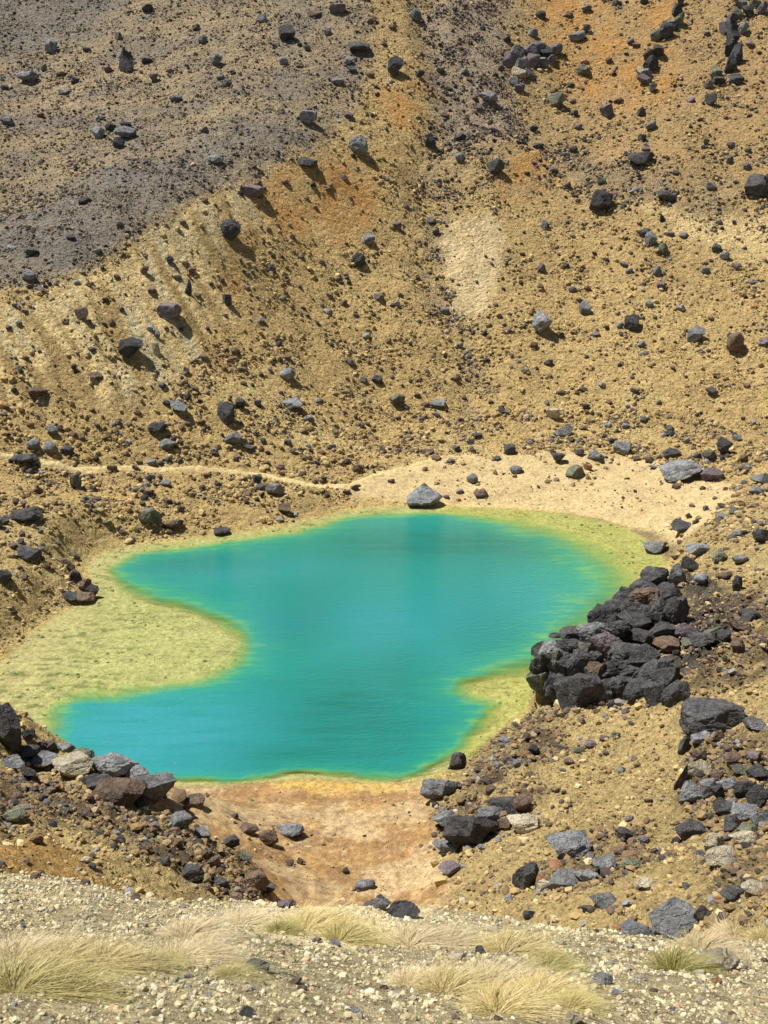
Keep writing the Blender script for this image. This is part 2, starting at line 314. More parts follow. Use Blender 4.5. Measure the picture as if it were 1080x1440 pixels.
# ---------------------------------------------------------------- ground colour (what the soil is, by place)
FLOWS = [([hxy(*p) for p in l], w, c) for l, w, c in [
 ([(560,1105),(590,1140),(575,1190),(590,1240),(575,1290)], .35, (.50,.35,.18)), ([(500,1140),(470,1165),(430,1185),(440,1220),(500,1265),(540,1300)], .45, (.52,.39,.21)),
 ([(440,1215),(400,1170),(330,1140)], .3, (.24,.16,.08)), ([(600,1150),(560,1200),(585,1270)], .25, (.52,.37,.19)), ([(470,1225),(520,1262),(560,1290)], .2, (.22,.14,.07)),
 ([(300,1125),(400,1135),(490,1150),(480,1175)], .4, (.27,.165,.075)), ([(540,1110),(590,1125)], .3, (.27,.17,.08)), ([(380,1150),(450,1160),(540,1135)], .25, (.48,.34,.18)), ([(420,1200),(415,1250),(430,1290)], .5, (.47,.35,.19))]]
def ground_col(x, y):
    c = np.zeros(x.shape + (3,)) + np.array([.475, .34, .142])
    n1 = fbm(x, y, 22, 4, .55, 2.); n2 = fbm(x, y, 3, 4, .6, 7.)
    c = lerp(c, (.38, .27, .115), sstep(-.1, .5, n1) * .7); c = lerp(c, (.52, .41, .19), sstep(.1, .6, -n1) * .6)
    c = lerp(c, (.30, .225, .105), sstep(.05, .5, n2) * .5)
    hi = sstep(180, 250, y); c = lerp(c, (.37, .26, .12), hi * .6); c = lerp(c, (.36, .235, .105), sstep(180, 215, y) * sstep(15, 45, x) * .7)
    far = sstep(108, 120, y)
    mid = 1 - far
    c = lerp(c, (.43, .33, .145), mid * .8)
    rub = m_at('rub', x, y, 5) * far; c = lerp(c, (.26, .205, .135), rub * sstep(-.35, .35, fbm(x, y, 9, 4, .6, 3.)) * .8)
    dg = seg_d(x + 7 * fbm(x, y, 20, 4, .6, 71.), y, GULLY) * (1.3 + .9 * fbm(x, y, 14, 2, .5, 72.)); c = lerp(c, (.25, .20, .14), np.exp(-(dg / 4.) ** 2) * far * .55 * sstep(-.3, .3, fbm(x, y, 5, 3, .6, 6.)))
    fn = m_at('fan', x, y, 2) * far; c = lerp(c, (.30, .235, .17), fn * .8)
    g = m_at('grey', x, y, 1.2) * far; gn_ = fbm(x * .6, y, 9, 5, .6, 5.5)
    c = lerp(c, (.33, .255, .155), g * .85); c = lerp(c, (.185, .165, .14), g * sstep(-.25, .45, gn_ + .05) * .75)
    dn = m_at('dense', x, y, 4) * far * g; c = lerp(c, (.175, .165, .148), dn * .75)
    r = m_at('rust', x, y, 3) * far * (1 - g); c = lerp(c, (.46, .235, .068), r * sstep(-.5, .35, fbm(x, y, 5, 4, .6, 9.)) * .85)
    p = m_at('pale', x, y, 2.5) * far * (1 - g)
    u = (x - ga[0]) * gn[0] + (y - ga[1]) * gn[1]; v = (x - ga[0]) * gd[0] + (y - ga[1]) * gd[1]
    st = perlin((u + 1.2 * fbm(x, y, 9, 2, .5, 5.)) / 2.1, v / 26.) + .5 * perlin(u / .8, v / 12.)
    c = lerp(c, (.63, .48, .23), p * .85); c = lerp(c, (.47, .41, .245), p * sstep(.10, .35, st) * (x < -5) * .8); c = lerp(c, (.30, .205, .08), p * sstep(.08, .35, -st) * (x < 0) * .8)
    c = lerp(c, (.58, .455, .25), m_at('scar', x, y, 1.) * far * (.7 + .3 * sstep(-.3, .3, fbm(x, y * .5, 3, 3)))); b = m_at('beach', x, y, 1.0); c = lerp(c, (.43, .33, .17), b * .95); c = lerp(c, (.31, .22, .11), b * sstep(.1, .5, fbm(x * .35, y, 2.2, 4, .6, 1.)) * .5)
    w = m_at('wet', x, y, .4); c = lerp(c, (.20, .15, .075), w)
    pth = sstep(1.0, .35, np.minimum(seg_d(x, y, PATH), seg_d(x, y, PATH2) + .3)); c = lerp(c, (.52, .41, .19), pth * far * .8)
    f = m_at('front', x, y, .7); fs = fbm(x * .5, y, 3.5, 4, .6, 14.); fr = fbm(x, y * .6, 2.0, 3, .5, 19.)
    c = lerp(c, (.31, .195, .085), f)
    for ln, wd_, cc_ in FLOWS: dl = seg_d(x + .5 * fbm(x, y, 2.2, 3, .6, 51.), y + .5 * fbm(x, y, 2.2, 3, .6, 57.), ln); c = lerp(c, cc_, f * sstep(wd_, wd_ * .3, dl) * .8); c = lerp(c, (.26, .155, .065), f * sstep(-.1, .35, fs) * .85); c = lerp(c, (.38, .275, .145), f * sstep(.0, .35, -fs) * .8)
    c = lerp(c, (.42, .26, .10), f * sstep(.05, .4, fbm(x, y, 3.2, 3, .5, 77.)) * .5); c = lerp(c, (.43, .32, .165), f * sstep(.05, 0, np.abs(fr)) * .75)
    c = lerp(c, (.24, .155, .08), f * sstep(.06, 0, np.abs(fbm(x * .5, y, 3.4, 4, .55, 29.))) * .7); c = lerp(c, (.27, .20, .12), f * sstep(.1, .5, fbm(x * .3, y * 1.5, 3, 4, .6, 63.)) * .6)
    c = lerp(c, (.50, .34, .08), m_at('ochre', x, y, .6) * .6)
    sr = m_at('spurrust', x, y, .8); c = lerp(c, (.40, .235, .075), sr * .85)
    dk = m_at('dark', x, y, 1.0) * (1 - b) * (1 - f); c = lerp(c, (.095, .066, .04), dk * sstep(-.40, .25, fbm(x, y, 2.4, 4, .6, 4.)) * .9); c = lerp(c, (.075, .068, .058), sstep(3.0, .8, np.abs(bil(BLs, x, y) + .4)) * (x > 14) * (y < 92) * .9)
    # olive-brown damp ground of the right spur
    ro = (1 - far) * sstep(8, 14, x) * sstep(66, 50, y); c = lerp(c, (.285, .22, .085), ro * sstep(-.3, .3, n2) * .6)
    sd = bil(SDs, x, y)
    bank = sstep(1.6, .5, sd + .8 * fbm(x, y, 1.5, 3, .6)) * (1 - f); c = lerp(c, (.50, .40, .14), bank * .7 * (1 - w))
    c = lerp(c, (.23, .18, .08), sstep(.55, .2, sd + .15 * fbm(x, y, .8, 2)) * sstep(-.25, .05, sd) * .65)
    gr = m_at('green', x, y, .5); c = lerp(c, (.13, .17, .035), gr * sstep(-.5, .3, fbm(x, y, .9, 3, .6)) * .9)
    bed = sstep(.2, -.3, sd); c = lerp(c, (.295, .30, .115), bed); c = lerp(c, (.36, .30, .15), bed * sstep(-24, -34, x) * .7)
    fl = fbm(x * .32, y * 1.5, 1.1, 4, .8, 40.); c = lerp(c, (.12, .14, .045), bed * sstep(.06, .24, fl) * sstep(-.35, .2, fbm(x * .6, y, 7, 3, .5, 41.)) * .9)
    c = lerp(c, (.35, .345, .145), bed * sstep(.0, .5, fbm(x, y, 7, 3, .5, 44.)) * .5)
    bed2 = bed * (x > 5) * sstep(50, 70, y); c = lerp(c, (.29, .28, .07), bed2 * .6)
    fgm = sstep(-.4, .1, fg_z(x, y) + .1 - bil(Zg, x, y)); c = lerp(c, (.49, .41, .235), fgm)
    c = lerp(c, (.50, .43, .25), fgm * sstep(-.1, .5, fbm(x, y, 1.6, 3, .6, 3.)) * .6)
    return np.clip(c, .01, .9)

# ---------------------------------------------------------------- ground: one sheet, finer where it is near
ys = np.concatenate([np.linspace(-12, 3, 14)[:-1], np.linspace(3, 16, 150)[:-1], np.linspace(16, 33, 30)[:-1], np.linspace(33, 108, 260)[:-1], np.linspace(108, 272, 410)[:-1], np.linspace(272, 430, 36)])
aa = np.concatenate([np.linspace(-1.0, -.43, 28)[:-1], np.linspace(-.43, .43, 360), np.linspace(.43, 1.0, 28)[1:]])
AA, YY = np.meshgrid(aa, ys); XX = AA * (YY + 14); XX = np.clip(XX, -226, 226)
ZZ = H(XX, YY); V = np.stack([XX, YY, ZZ], -1).reshape(-1, 3)
nc, nr = len(aa), len(ys); idx = (np.arange(nr - 1)[:, None] * nc + np.arange(nc - 1)[None]).ravel()
F = np.stack([idx, idx + 1, idx + nc + 1, idx + nc], 1)
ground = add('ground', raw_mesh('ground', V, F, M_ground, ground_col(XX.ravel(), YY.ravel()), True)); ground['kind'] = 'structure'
sx_, sy_ = XX.ravel(), YY.ravel(); rgh = 1 - .86 * np.maximum.reduce([m_at('beach', sx_, sy_, 1.), m_at('front', sx_, sy_, .7), sstep(.6, 0, bil(SDs, sx_, sy_))])
ground.data.attributes.new('rough', 'FLOAT', 'POINT').data.foreach_set('value', rgh.astype(np.float32))
ground['label'] = 'ochre and grey volcanic slopes falling to the lake from all sides'

# ---------------------------------------------------------------- lake
mw, nw, bw = mat('lake_water')
at = N(nw, 'ShaderNodeAttribute'); at.attribute_name = 'depth'
geo = N(nw, 'ShaderNodeNewGeometry')
mp = N(nw, 'ShaderNodeMapping'); mp.inputs['Scale'].default_value = (.35, 1, 1); nw.links.new(geo.outputs['Position'], mp.inputs[0])
wn = noise_node(nw, .55, 5, .6, mp.outputs[0]).outputs[0]; wn2 = noise_node(nw, .05, 3, .5, mp.outputs[0]).outputs[0]
mp0 = N(nw, 'ShaderNodeMapping'); mp0.inputs['Scale'].default_value = (.22, 1, 1); nw.links.new(geo.outputs['Position'], mp0.inputs[0])
dd = mathn(nw, 'MULTIPLY', at.outputs['Fac'], maprange(nw, noise_node(nw, 1.1, 7, .7, mp0.outputs[0]).outputs[0], .33, .67, .66, 1.38))
dn_ = mathn(nw, 'DIVIDE', dd, 2.0)
cr = N(nw, 'ShaderNodeValToRGB'); nw.links.new(dn_, cr.inputs[0]); el = cr.color_ramp.elements
el[0].position = 0; el[0].color = (0.3830, 0.4195, 0.1003, 1); el[1].position = 1; el[1].color = (0.0127, 0.2052, 0.1778, 1)
for p, c in ((.07, (0.3648, 0.4195, 0.0912)), (.12, (0.2371, 0.4013, 0.0912)), (.19, (0.1094, 0.3192, 0.1094)), (.30, (0.0274, 0.2554, 0.1550)), (.52, (0.0119, 0.2189, 0.1733))):
    e = el.new(p); e.color = (*c, 1)
mxw = N(nw, 'ShaderNodeMix', data_type='RGBA'); nw.links.new(cr.outputs[0], mxw.inputs[6]); mxw.inputs[7].default_value = (0.0119, 0.2052, 0.2052, 1)
nw.links.new(mathn(nw, 'MULTIPLY', maprange(nw, wn2, .42, .6, 0, .9), maprange(nw, dn_, .2, .6, 0, 1)), mxw.inputs[0])
a2 = N(nw, 'ShaderNodeAttribute'); a2.attribute_name = 'sky_blue_tint'; a3 = N(nw, 'ShaderNodeAttribute'); a3.attribute_name = 'clear'
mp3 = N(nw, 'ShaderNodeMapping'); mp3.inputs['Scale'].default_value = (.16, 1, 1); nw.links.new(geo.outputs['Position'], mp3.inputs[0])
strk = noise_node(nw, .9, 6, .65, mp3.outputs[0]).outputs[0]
mA = N(nw, 'ShaderNodeMix', data_type='RGBA'); nw.links.new(mxw.outputs[2], mA.inputs[6]); mA.inputs[7].default_value = (0.0319, 0.2462, 0.2873, 1)  # lower-left sky reflection painted into the water colour, along with other bluer patches
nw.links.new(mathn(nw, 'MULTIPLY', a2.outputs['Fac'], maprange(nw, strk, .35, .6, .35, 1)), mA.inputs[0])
mB = N(nw, 'ShaderNodeMix', data_type='RGBA'); nw.links.new(mA.outputs[2], mB.inputs[6]); mB.inputs[7].default_value = (0.0073, 0.1322, 0.1049, 1)
nw.links.new(mathn(nw, 'MULTIPLY', a3.outputs['Fac'], maprange(nw, strk, .35, .65, .5, 1)), mB.inputs[0])
nw.links.new(mB.outputs[2], bw.inputs['Base Color'])
bw.inputs['Roughness'].default_value = .06; bw.inputs['IOR'].default_value = 1.33
nw.links.new(maprange(nw, at.outputs['Fac'], 0.15, .50, .07, 1), bw.inputs['Alpha'])
bp = N(nw, 'ShaderNodeBump'); bp.inputs['Strength'].default_value = 1; bp.inputs['Distance'].default_value = .12
mp2 = N(nw, 'ShaderNodeMapping'); mp2.inputs['Scale'].default_value = (.5, 1, 1); mp2.inputs['Rotation'].default_value = (0, 0, .25); nw.links.new(geo.outputs['Position'], mp2.inputs[0])
nw.links.new(noise_node(nw, 3.2, 4, .6, mp2.outputs[0]).outputs[0], bp.inputs['Height']); nw.links.new(bp.outputs[0], bw.inputs['Normal'])
wx = np.arange(-52, 46, .3); wy = np.arange(60, 134, .3); WX, WY = np.meshgrid(wx, wy)
wsd = bil(SDs, WX, WY); keep = wsd < 1.2
idm = -np.ones(WX.shape, int); idm[keep] = np.arange(keep.sum())
q = np.stack([idm[:-1, :-1], idm[:-1, 1:], idm[1:, 1:], idm[1:, :-1]], -1).reshape(-1, 4); q = q[(q >= 0).all(1)]
Vw = np.stack([WX[keep], WY[keep], np.zeros(keep.sum())], 1)
mew = raw_mesh('lake', Vw, q, mw, None, True); dat = mew.attributes.new('depth', 'FLOAT', 'POINT'); 
shx, shy = Vw[:, 0], Vw[:, 1]
dv = np.clip(-wsd[keep] * .05, 0, .14) + (.17 - .105 * sstep(6, 18, Vw[:, 0]) + .22 * sstep(76, 70, Vw[:, 1]) * sstep(12, 0, Vw[:, 0])) * np.maximum(0, -bil(SDd, shx + .9 * fbm(shx, shy, 4, 3, .6, 2.), shy + 1.6 * fbm(shx * .5, shy, 4, 4, .6, 22.)) + .3) * 1.0
dv = np.minimum(dv, 4.0)
dat.data.foreach_set('value', dv.astype(np.float32))
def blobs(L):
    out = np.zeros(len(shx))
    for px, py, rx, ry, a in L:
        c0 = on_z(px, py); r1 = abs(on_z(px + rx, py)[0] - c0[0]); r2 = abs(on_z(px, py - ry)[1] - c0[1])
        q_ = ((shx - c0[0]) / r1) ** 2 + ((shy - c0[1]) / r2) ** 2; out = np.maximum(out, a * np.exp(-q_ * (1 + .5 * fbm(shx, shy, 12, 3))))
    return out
for nm_, L_ in (('sky_blue_tint', [(210,1030,210,62,1.25),(360,900,80,60,.5),(780,850,80,50,.5),(560,900,150,60,.6),(330,800,120,20,.6)]), ('clear', [(490,1010,130,75,1.),(430,1060,110,30,.9),(560,960,80,60,.7),(640,765,230,22,.9),(280,790,110,16,.6),(420,880,60,60,.5),(680,900,90,40,.4)])):
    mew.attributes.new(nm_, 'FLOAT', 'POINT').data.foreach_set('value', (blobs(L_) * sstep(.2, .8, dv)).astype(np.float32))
lake = add('water', mew); lake['kind'] = 'structure'; lake['label'] = 'opaque turquoise crater lake with yellow green shallows'

# ---------------------------------------------------------------- footpath ribbon
def ribbon(line, hw, name):
    p = np.array(line); P = []
    for a, b in zip(p[:-1], p[1:]):
        k = max(2, int(np.hypot(*(b - a)) / .4)); P += [a + (b - a) * t / k for t in range(k)]
    P = np.array(P + [p[-1]])
    for _ in range(12): P[1:-1] = (P[:-2] + 2 * P[1:-1] + P[2:]) / 4
    T = np.gradient(P, axis=0); T /= np.hypot(T[:, 0], T[:, 1])[:, None]; Nn = np.stack([-T[:, 1], T[:, 0]], 1)
    cols = np.linspace(-1, 1, 5); w = hw * (1 + .35 * fbm(P[:, 0], P[:, 1], 2.5, 3))
    Q = P[:, None] + Nn[:, None] * (cols[None, :, None] * w[:, None, None])
    z = H(Q[..., 0], Q[..., 1]); z = z + np.where(np.abs(cols) > .9, -.05, .07)[None]
    V = np.concatenate([Q, z[..., None]], -1).reshape(-1, 3); i = (np.arange(len(P) - 1)[:, None] * 5 + np.arange(4)[None]).ravel()
    c = np.array([.52, .41, .20]) * (1 + .2 * fbm(V[:, 0], V[:, 1], 1.2, 3))[:, None]
    o = add(name, raw_mesh(name, V, np.stack([i, i + 5, i + 6, i + 1], 1), M_ground, c, True)); o['kind'] = 'structure'; o.data.attributes.new('rough', 'FLOAT', 'POINT').data.foreach_set('value', np.full(len(V), .4, np.float32))
    o['label'] = 'narrow pale footpath worn across the slope above the lake'
ribbon(PATH, .55, 'footpath')

# ---------------------------------------------------------------- rock shapes
def ico(sub):
    t = (1 + 5 ** .5) / 2
    v = np.array([(-1,t,0),(1,t,0),(-1,-t,0),(1,-t,0),(0,-1,t),(0,1,t),(0,-1,-t),(0,1,-t),(t,0,-1),(t,0,1),(-t,0,-1),(-t,0,1)], float)
    f = np.array([(0,11,5),(0,5,1),(0,1,7),(0,7,10),(0,10,11),(1,5,9),(5,11,4),(11,10,2),(10,7,6),(7,1,8),(3,9,4),(3,4,2),(3,2,6),(3,6,8),(3,8,9),(4,9,5),(2,4,11),(6,2,10),(8,6,7),(9,8,1)])
    v /= np.linalg.norm(v, axis=1)[:, None]
    for _ in range(sub):
        mid = {}; vv = list(v); nf = []
        def g(a, b):
            k = (min(a, b), max(a, b))
            if k not in mid: p = vv[a] + vv[b]; vv.append(p / np.linalg.norm(p)); mid[k] = len(vv) - 1
            return mid[k]
        for a, b, c in f:
            ab, bc, ca = g(a, b), g(b, c), g(c, a); nf += [(a, ab, ca), (b, bc, ab), (c, ca, bc), (ab, bc, ca)]
        v, f = np.array(vv), np.array(nf)
    return v, f
ICO = {s: ico(s) for s in (0, 1, 2, 3, 4)}
ICO[-1] = (np.array([(1,0,0),(-1,0,0),(0,1,0),(0,-1,0),(0,0,1),(0,0,-1)], float), np.array([(0,2,4),(2,1,4),(1,3,4),(3,0,4),(2,0,5),(1,2,5),(3,1,5),(0,3,5)]))
def rock_shape(seed, sub, kind):
    r = np.random.default_rng(seed); v, f = ICO[sub]; v = v.copy()
    ex = 6.0 if kind == 'block' else 3.4
    v = v / (np.abs(v) ** ex).sum(1)[:, None] ** (1 / ex) * .9       # a little blocky before it is cut
    R = Matrix.Rotation(r.uniform(0, 6.28), 3, Vector((0, 0, 1)) if kind == 'block' else Vector(r.normal(size=3)).normalized()); v = v @ np.array(R).T
    ncut, lo, hi = {'ang': (13, .38, .78), 'round': (9, .70, .92), 'slab': (11, .45, .85), 'crag': (10, .5, .85), 'wedge': (9, .6, .9), 'block': (12, .62, .95), 'spire': (12, .35, .75)}[kind]
    for _ in range(ncut):
        n = r.normal(size=3); n /= np.linalg.norm(n); d = r.uniform(lo, hi); e = np.maximum(0, v @ n - d); v = v - n * e[:, None] * .97
    if kind == 'wedge': s = 1 - .88 * sstep(-.75, .95, v[:, 2]); v[:, 0] = v[:, 0] * s - .12 * (1 - s); v[:, 1] *= s
    if kind == 'spire': s = 1 - .55 * sstep(-.6, 1, v[:, 2]); v[:, 0] *= s; v[:, 1] *= s
    am = {0: .0, 1: .02, 2: .06, 3: .065, 4: .065}[sub]
    if am:
        o = Vector(r.uniform(-50, 50, 3))
        nv = np.array([mnoise.noise(Vector(p) * 2.6 + o) * 1.0 + .55 * mnoise.noise(Vector(p) * 6 + o) + .4 * mnoise.noise(Vector(p) * 13 + o) for p in v])
        cr_ = np.array([1 - min(1, abs(mnoise.noise(Vector(p) * 2.1 - o)) * 9) for p in v]) if sub > 2 else 0
        if kind == 'crag': am *= 2.2
        v = v * (1 + am * nv - (.05 * cr_ if sub > 2 else 0))[:, None]
    mn, mx = v.min(0), v.max(0); v = (v - (mn + mx) / 2) / (mx - mn); v[:, 2] += .5
    return v, f
_tmpl = {}
def template(kind, sub, k, tone):
    key = (kind, sub, k, tone)
    if key not in _tmpl:
        v, f = rock_shape(1000 * sub + 37 * k + len(kind) * 7, sub, kind); _tmpl[key] = raw_mesh('rock_shape', v, f, RM[tone])
    return _tmpl[key]

ALLROCKS = []
def place_rock(name, px, py, w, h, tone, kind='ang', parent=None, base=None):
    yb = py + .32 * h; P = hit(px, yb, H) if base is None else base
    depth = P[1] * cp - (P[2] - CAM_H) * sp; s = depth / FOC; th = math.atan2(CAM_H - P[2], P[1])
    W = w * s; D = W * random.uniform(.7, .95); Hz = (h * s - D * .8 * abs(math.sin(th))) / max(.5, math.cos(th)); Hz = min(max(Hz, .42 * W), 2.6 * W) * 1.15
    sub = 4 if w * h > 1100 and P[1] < 85 else 3 if w * h > 330 else 2
    o = add(name, template(kind, sub, random.randrange(7), tone))
    o.scale = (W * 1.06, D, Hz); o.rotation_euler = (random.uniform(-.12, .12), random.uniform(-.12, .12), random.choice([0, math.pi]) + random.uniform(-.35, .35))
    loc = Vector((P[0], P[1] + D * .12, 0)); loc.z = float(min(P[2] + .05 * D, H(np.array([loc.x]), np.array([loc.y]))[0])) - .14 * Hz
    if parent: o.parent = parent; o.location = loc - parent.location
    else: o.location = loc
    ALLROCKS.append((loc.x, loc.y, W)); return o
# ---------------------------------------------------------------- outcrops: one thing each, its blocks are parts
def outcrop(name, base_px, label, cat, blocks, group=None):
    B = hit(*base_px, H); e = bpy.data.objects.new(name, None); scn.collection.objects.link(e); e.location = Vector(B); tops(e, label, cat, group)
    for px, py, w, h, t, k in blocks: place_rock({'s': 'slab', 'c': 'block', 'p': 'pinnacle'}.get(k, 'rock'), px, py, w, h, t, {'a': 'ang', 's': 'slab', 'r': 'round', 'p': 'spire', 'c': 'block', 'x': 'crag'}[k], e)
outcrop('rock_cliff', (830, 980), 'dark craggy lava cliff standing over the water on the right bank', 'cliff', [
 (764,968,40,54,'o','a'),(783,972,45,56,'d','x'),(804,974,49,54,'d','a'),(826,972,51,59,'d','a'),(850,968,45,43,'d','c'),(874,964,45,38,'d','x'),(898,966,49,38,'d','c'),(924,970,45,41,'d','a'),(948,974,40,38,'d','c'),(760,944,34,56,'d','x'),(776,942,43,59,'o','x'),(797,944,49,64,'d','c'),(820,946,51,66,'d','x'),(843,944,51,59,'b','x'),(866,944,49,48,'d','x'),(890,946,51,43,'d','x'),(914,948,45,41,'d','c'),(938,956,43,38,'d','c'),(762,920,31,35,'d','a'),(778,914,43,35,'g','x'),(800,908,43,30,'d','x'),(822,914,51,41,'o','x'),(838,898,51,48,'g','x'),(858,912,51,46,'v','c'),(882,918,51,43,'d','x'),(906,925,45,38,'d','c'),(930,935,40,33,'d','a'),(785,898,36,25,'d','c'),(806,893,40,22,'d','x'),(848,874,45,46,'d','x'),(866,862,43,43,'d','x'),(880,846,49,43,'d','x'),(862,888,45,38,'d','x'),(888,880,51,48,'d','a'),(908,896,45,35,'d','a'),(905,845,54,46,'b','x'),(893,868,40,41,'d','x'),(906,824,49,35,'d','a'),(922,810,40,33,'d','x'),(926,864,34,48,'d','c'),(938,832,43,38,'d','c'),(954,862,36,46,'d','x'),(937,886,43,35,'d','x'),(966,890,36,30,'v','x'),(940,908,40,28,'b','a')])
outcrop('rock_outcrop', (1005, 912), 'low layered dark rock ledge in the bank above and right of the cliff', 'outcrop', [
 (985,898,34,26,'d','s'),(1005,890,34,28,'o','s'),(1024,894,30,22,'d','s'),(1040,880,28,20,'b','a'),(1058,866,34,22,'d','a'),(968,905,24,20,'o','a'),(1046,862,20,16,'d','a'),(1035,905,24,14,'b','a')])
outcrop('rock_outcrop', (1035, 1170), 'jagged dark and green outcrop at the right edge above the foreground gravel', 'outcrop', [
 (1020,1105,34,30,'g','a'),(1045,1110,36,34,'d','a'),(1068,1118,34,36,'d','a'),(1020,1132,30,28,'d','a'),(1046,1140,38,30,'g','a'),(1072,1148,30,32,'g','s'),(1028,1160,30,26,'d','a'),(1050,1165,30,20,'o','a'),
 (1010,1090,24,18,'b','a'),(1040,1080,30,20,'o','a'),(1065,1085,30,24,'d','a'),(1030,1065,26,18,'b','a'),(1060,1062,28,20,'v','a'),(1010,1118,20,26,'d','a')])
outcrop('rock_outcrop', (745, 100), 'broken purple grey crag with a pale scree apron high on the far slope', 'outcrop', [
 (716,88,18,22,'v','a'),(728,78,20,20,'g','a'),(742,74,22,18,'v','a'),(755,70,20,18,'g','a'),(768,76,20,20,'d','a'),(780,72,18,16,'v','a'),(735,92,20,16,'g','a'),(750,88,20,18,'v','a'),
 (728,104,20,14,'p','s'),(742,106,18,14,'g','s'),(722,116,16,12,'g','s'),(764,90,16,14,'g','a'),(776,86,14,12,'v','a'),(730,124,16,10,'v','s')])
outcrop('rock_rib', (920, 90), 'broken dark lava rib running down from the top edge, left of a taller rib', 'outcrop', [
 (957,4,12,14,'d','a'),(952,16,14,16,'d','p'),(954,30,14,18,'o','a'),(945,37,14,14,'g','a'),(935,46,22,22,'d','a'),(922,52,16,16,'o','a'),(925,76,16,18,'d','a'),(912,80,14,16,'b','a'),(918,94,20,22,'d','a'),(910,106,16,14,'g','a'),(900,104,14,14,'p','a'),(906,114,20,14,'v','a'),(918,126,12,12,'g','a')])
outcrop('rock_rib', (1030, 80), 'tall jagged dark lava rib running down the slope near the top right corner', 'outcrop', [
 (1040,6,18,18,'g','a'),(1052,18,18,16,'d','a'),(1036,22,18,18,'o','a'),(1028,32,18,20,'d','a'),(1018,42,16,20,'v','a'),(1030,54,18,26,'d','p'),(1024,68,18,26,'d','a'),(1034,80,18,32,'d','p'),(1028,94,18,24,'d','a'),(1046,42,14,16,'g','a'),(1072,14,14,18,'v','a'),(1005,104,16,14,'o','a'),(1012,116,18,12,'d','a'),(1034,114,20,14,'d','a'),(998,120,14,12,'v','a'),(1062,8,14,12,'o','a')])
outcrop('rock_knoll', (105, 845), 'undercut brown rock edge where the left bank juts into the shallows', 'outcrop', [
 (98,796,18,20,'b','a'),(106,812,20,22,'d','a'),(118,824,20,22,'b','a'),(130,834,18,22,'d','a'),(116,842,30,16,'b','s'),(98,840,24,14,'d','s'),(88,790,14,12,'b','a')])
outcrop('rock_outcrop', (960, 1120), 'tall dark slab propped beside a flat pale face with a cream cap', 'outcrop', [
 (957,1088,16,64,'d','p'),(980,1085,40,16,'p','s'),(972,1116,36,40,'g','s'),(992,1112,24,36,'g','s'),(962,1050,18,26,'d','a'),(985,1062,26,20,'b','a')])

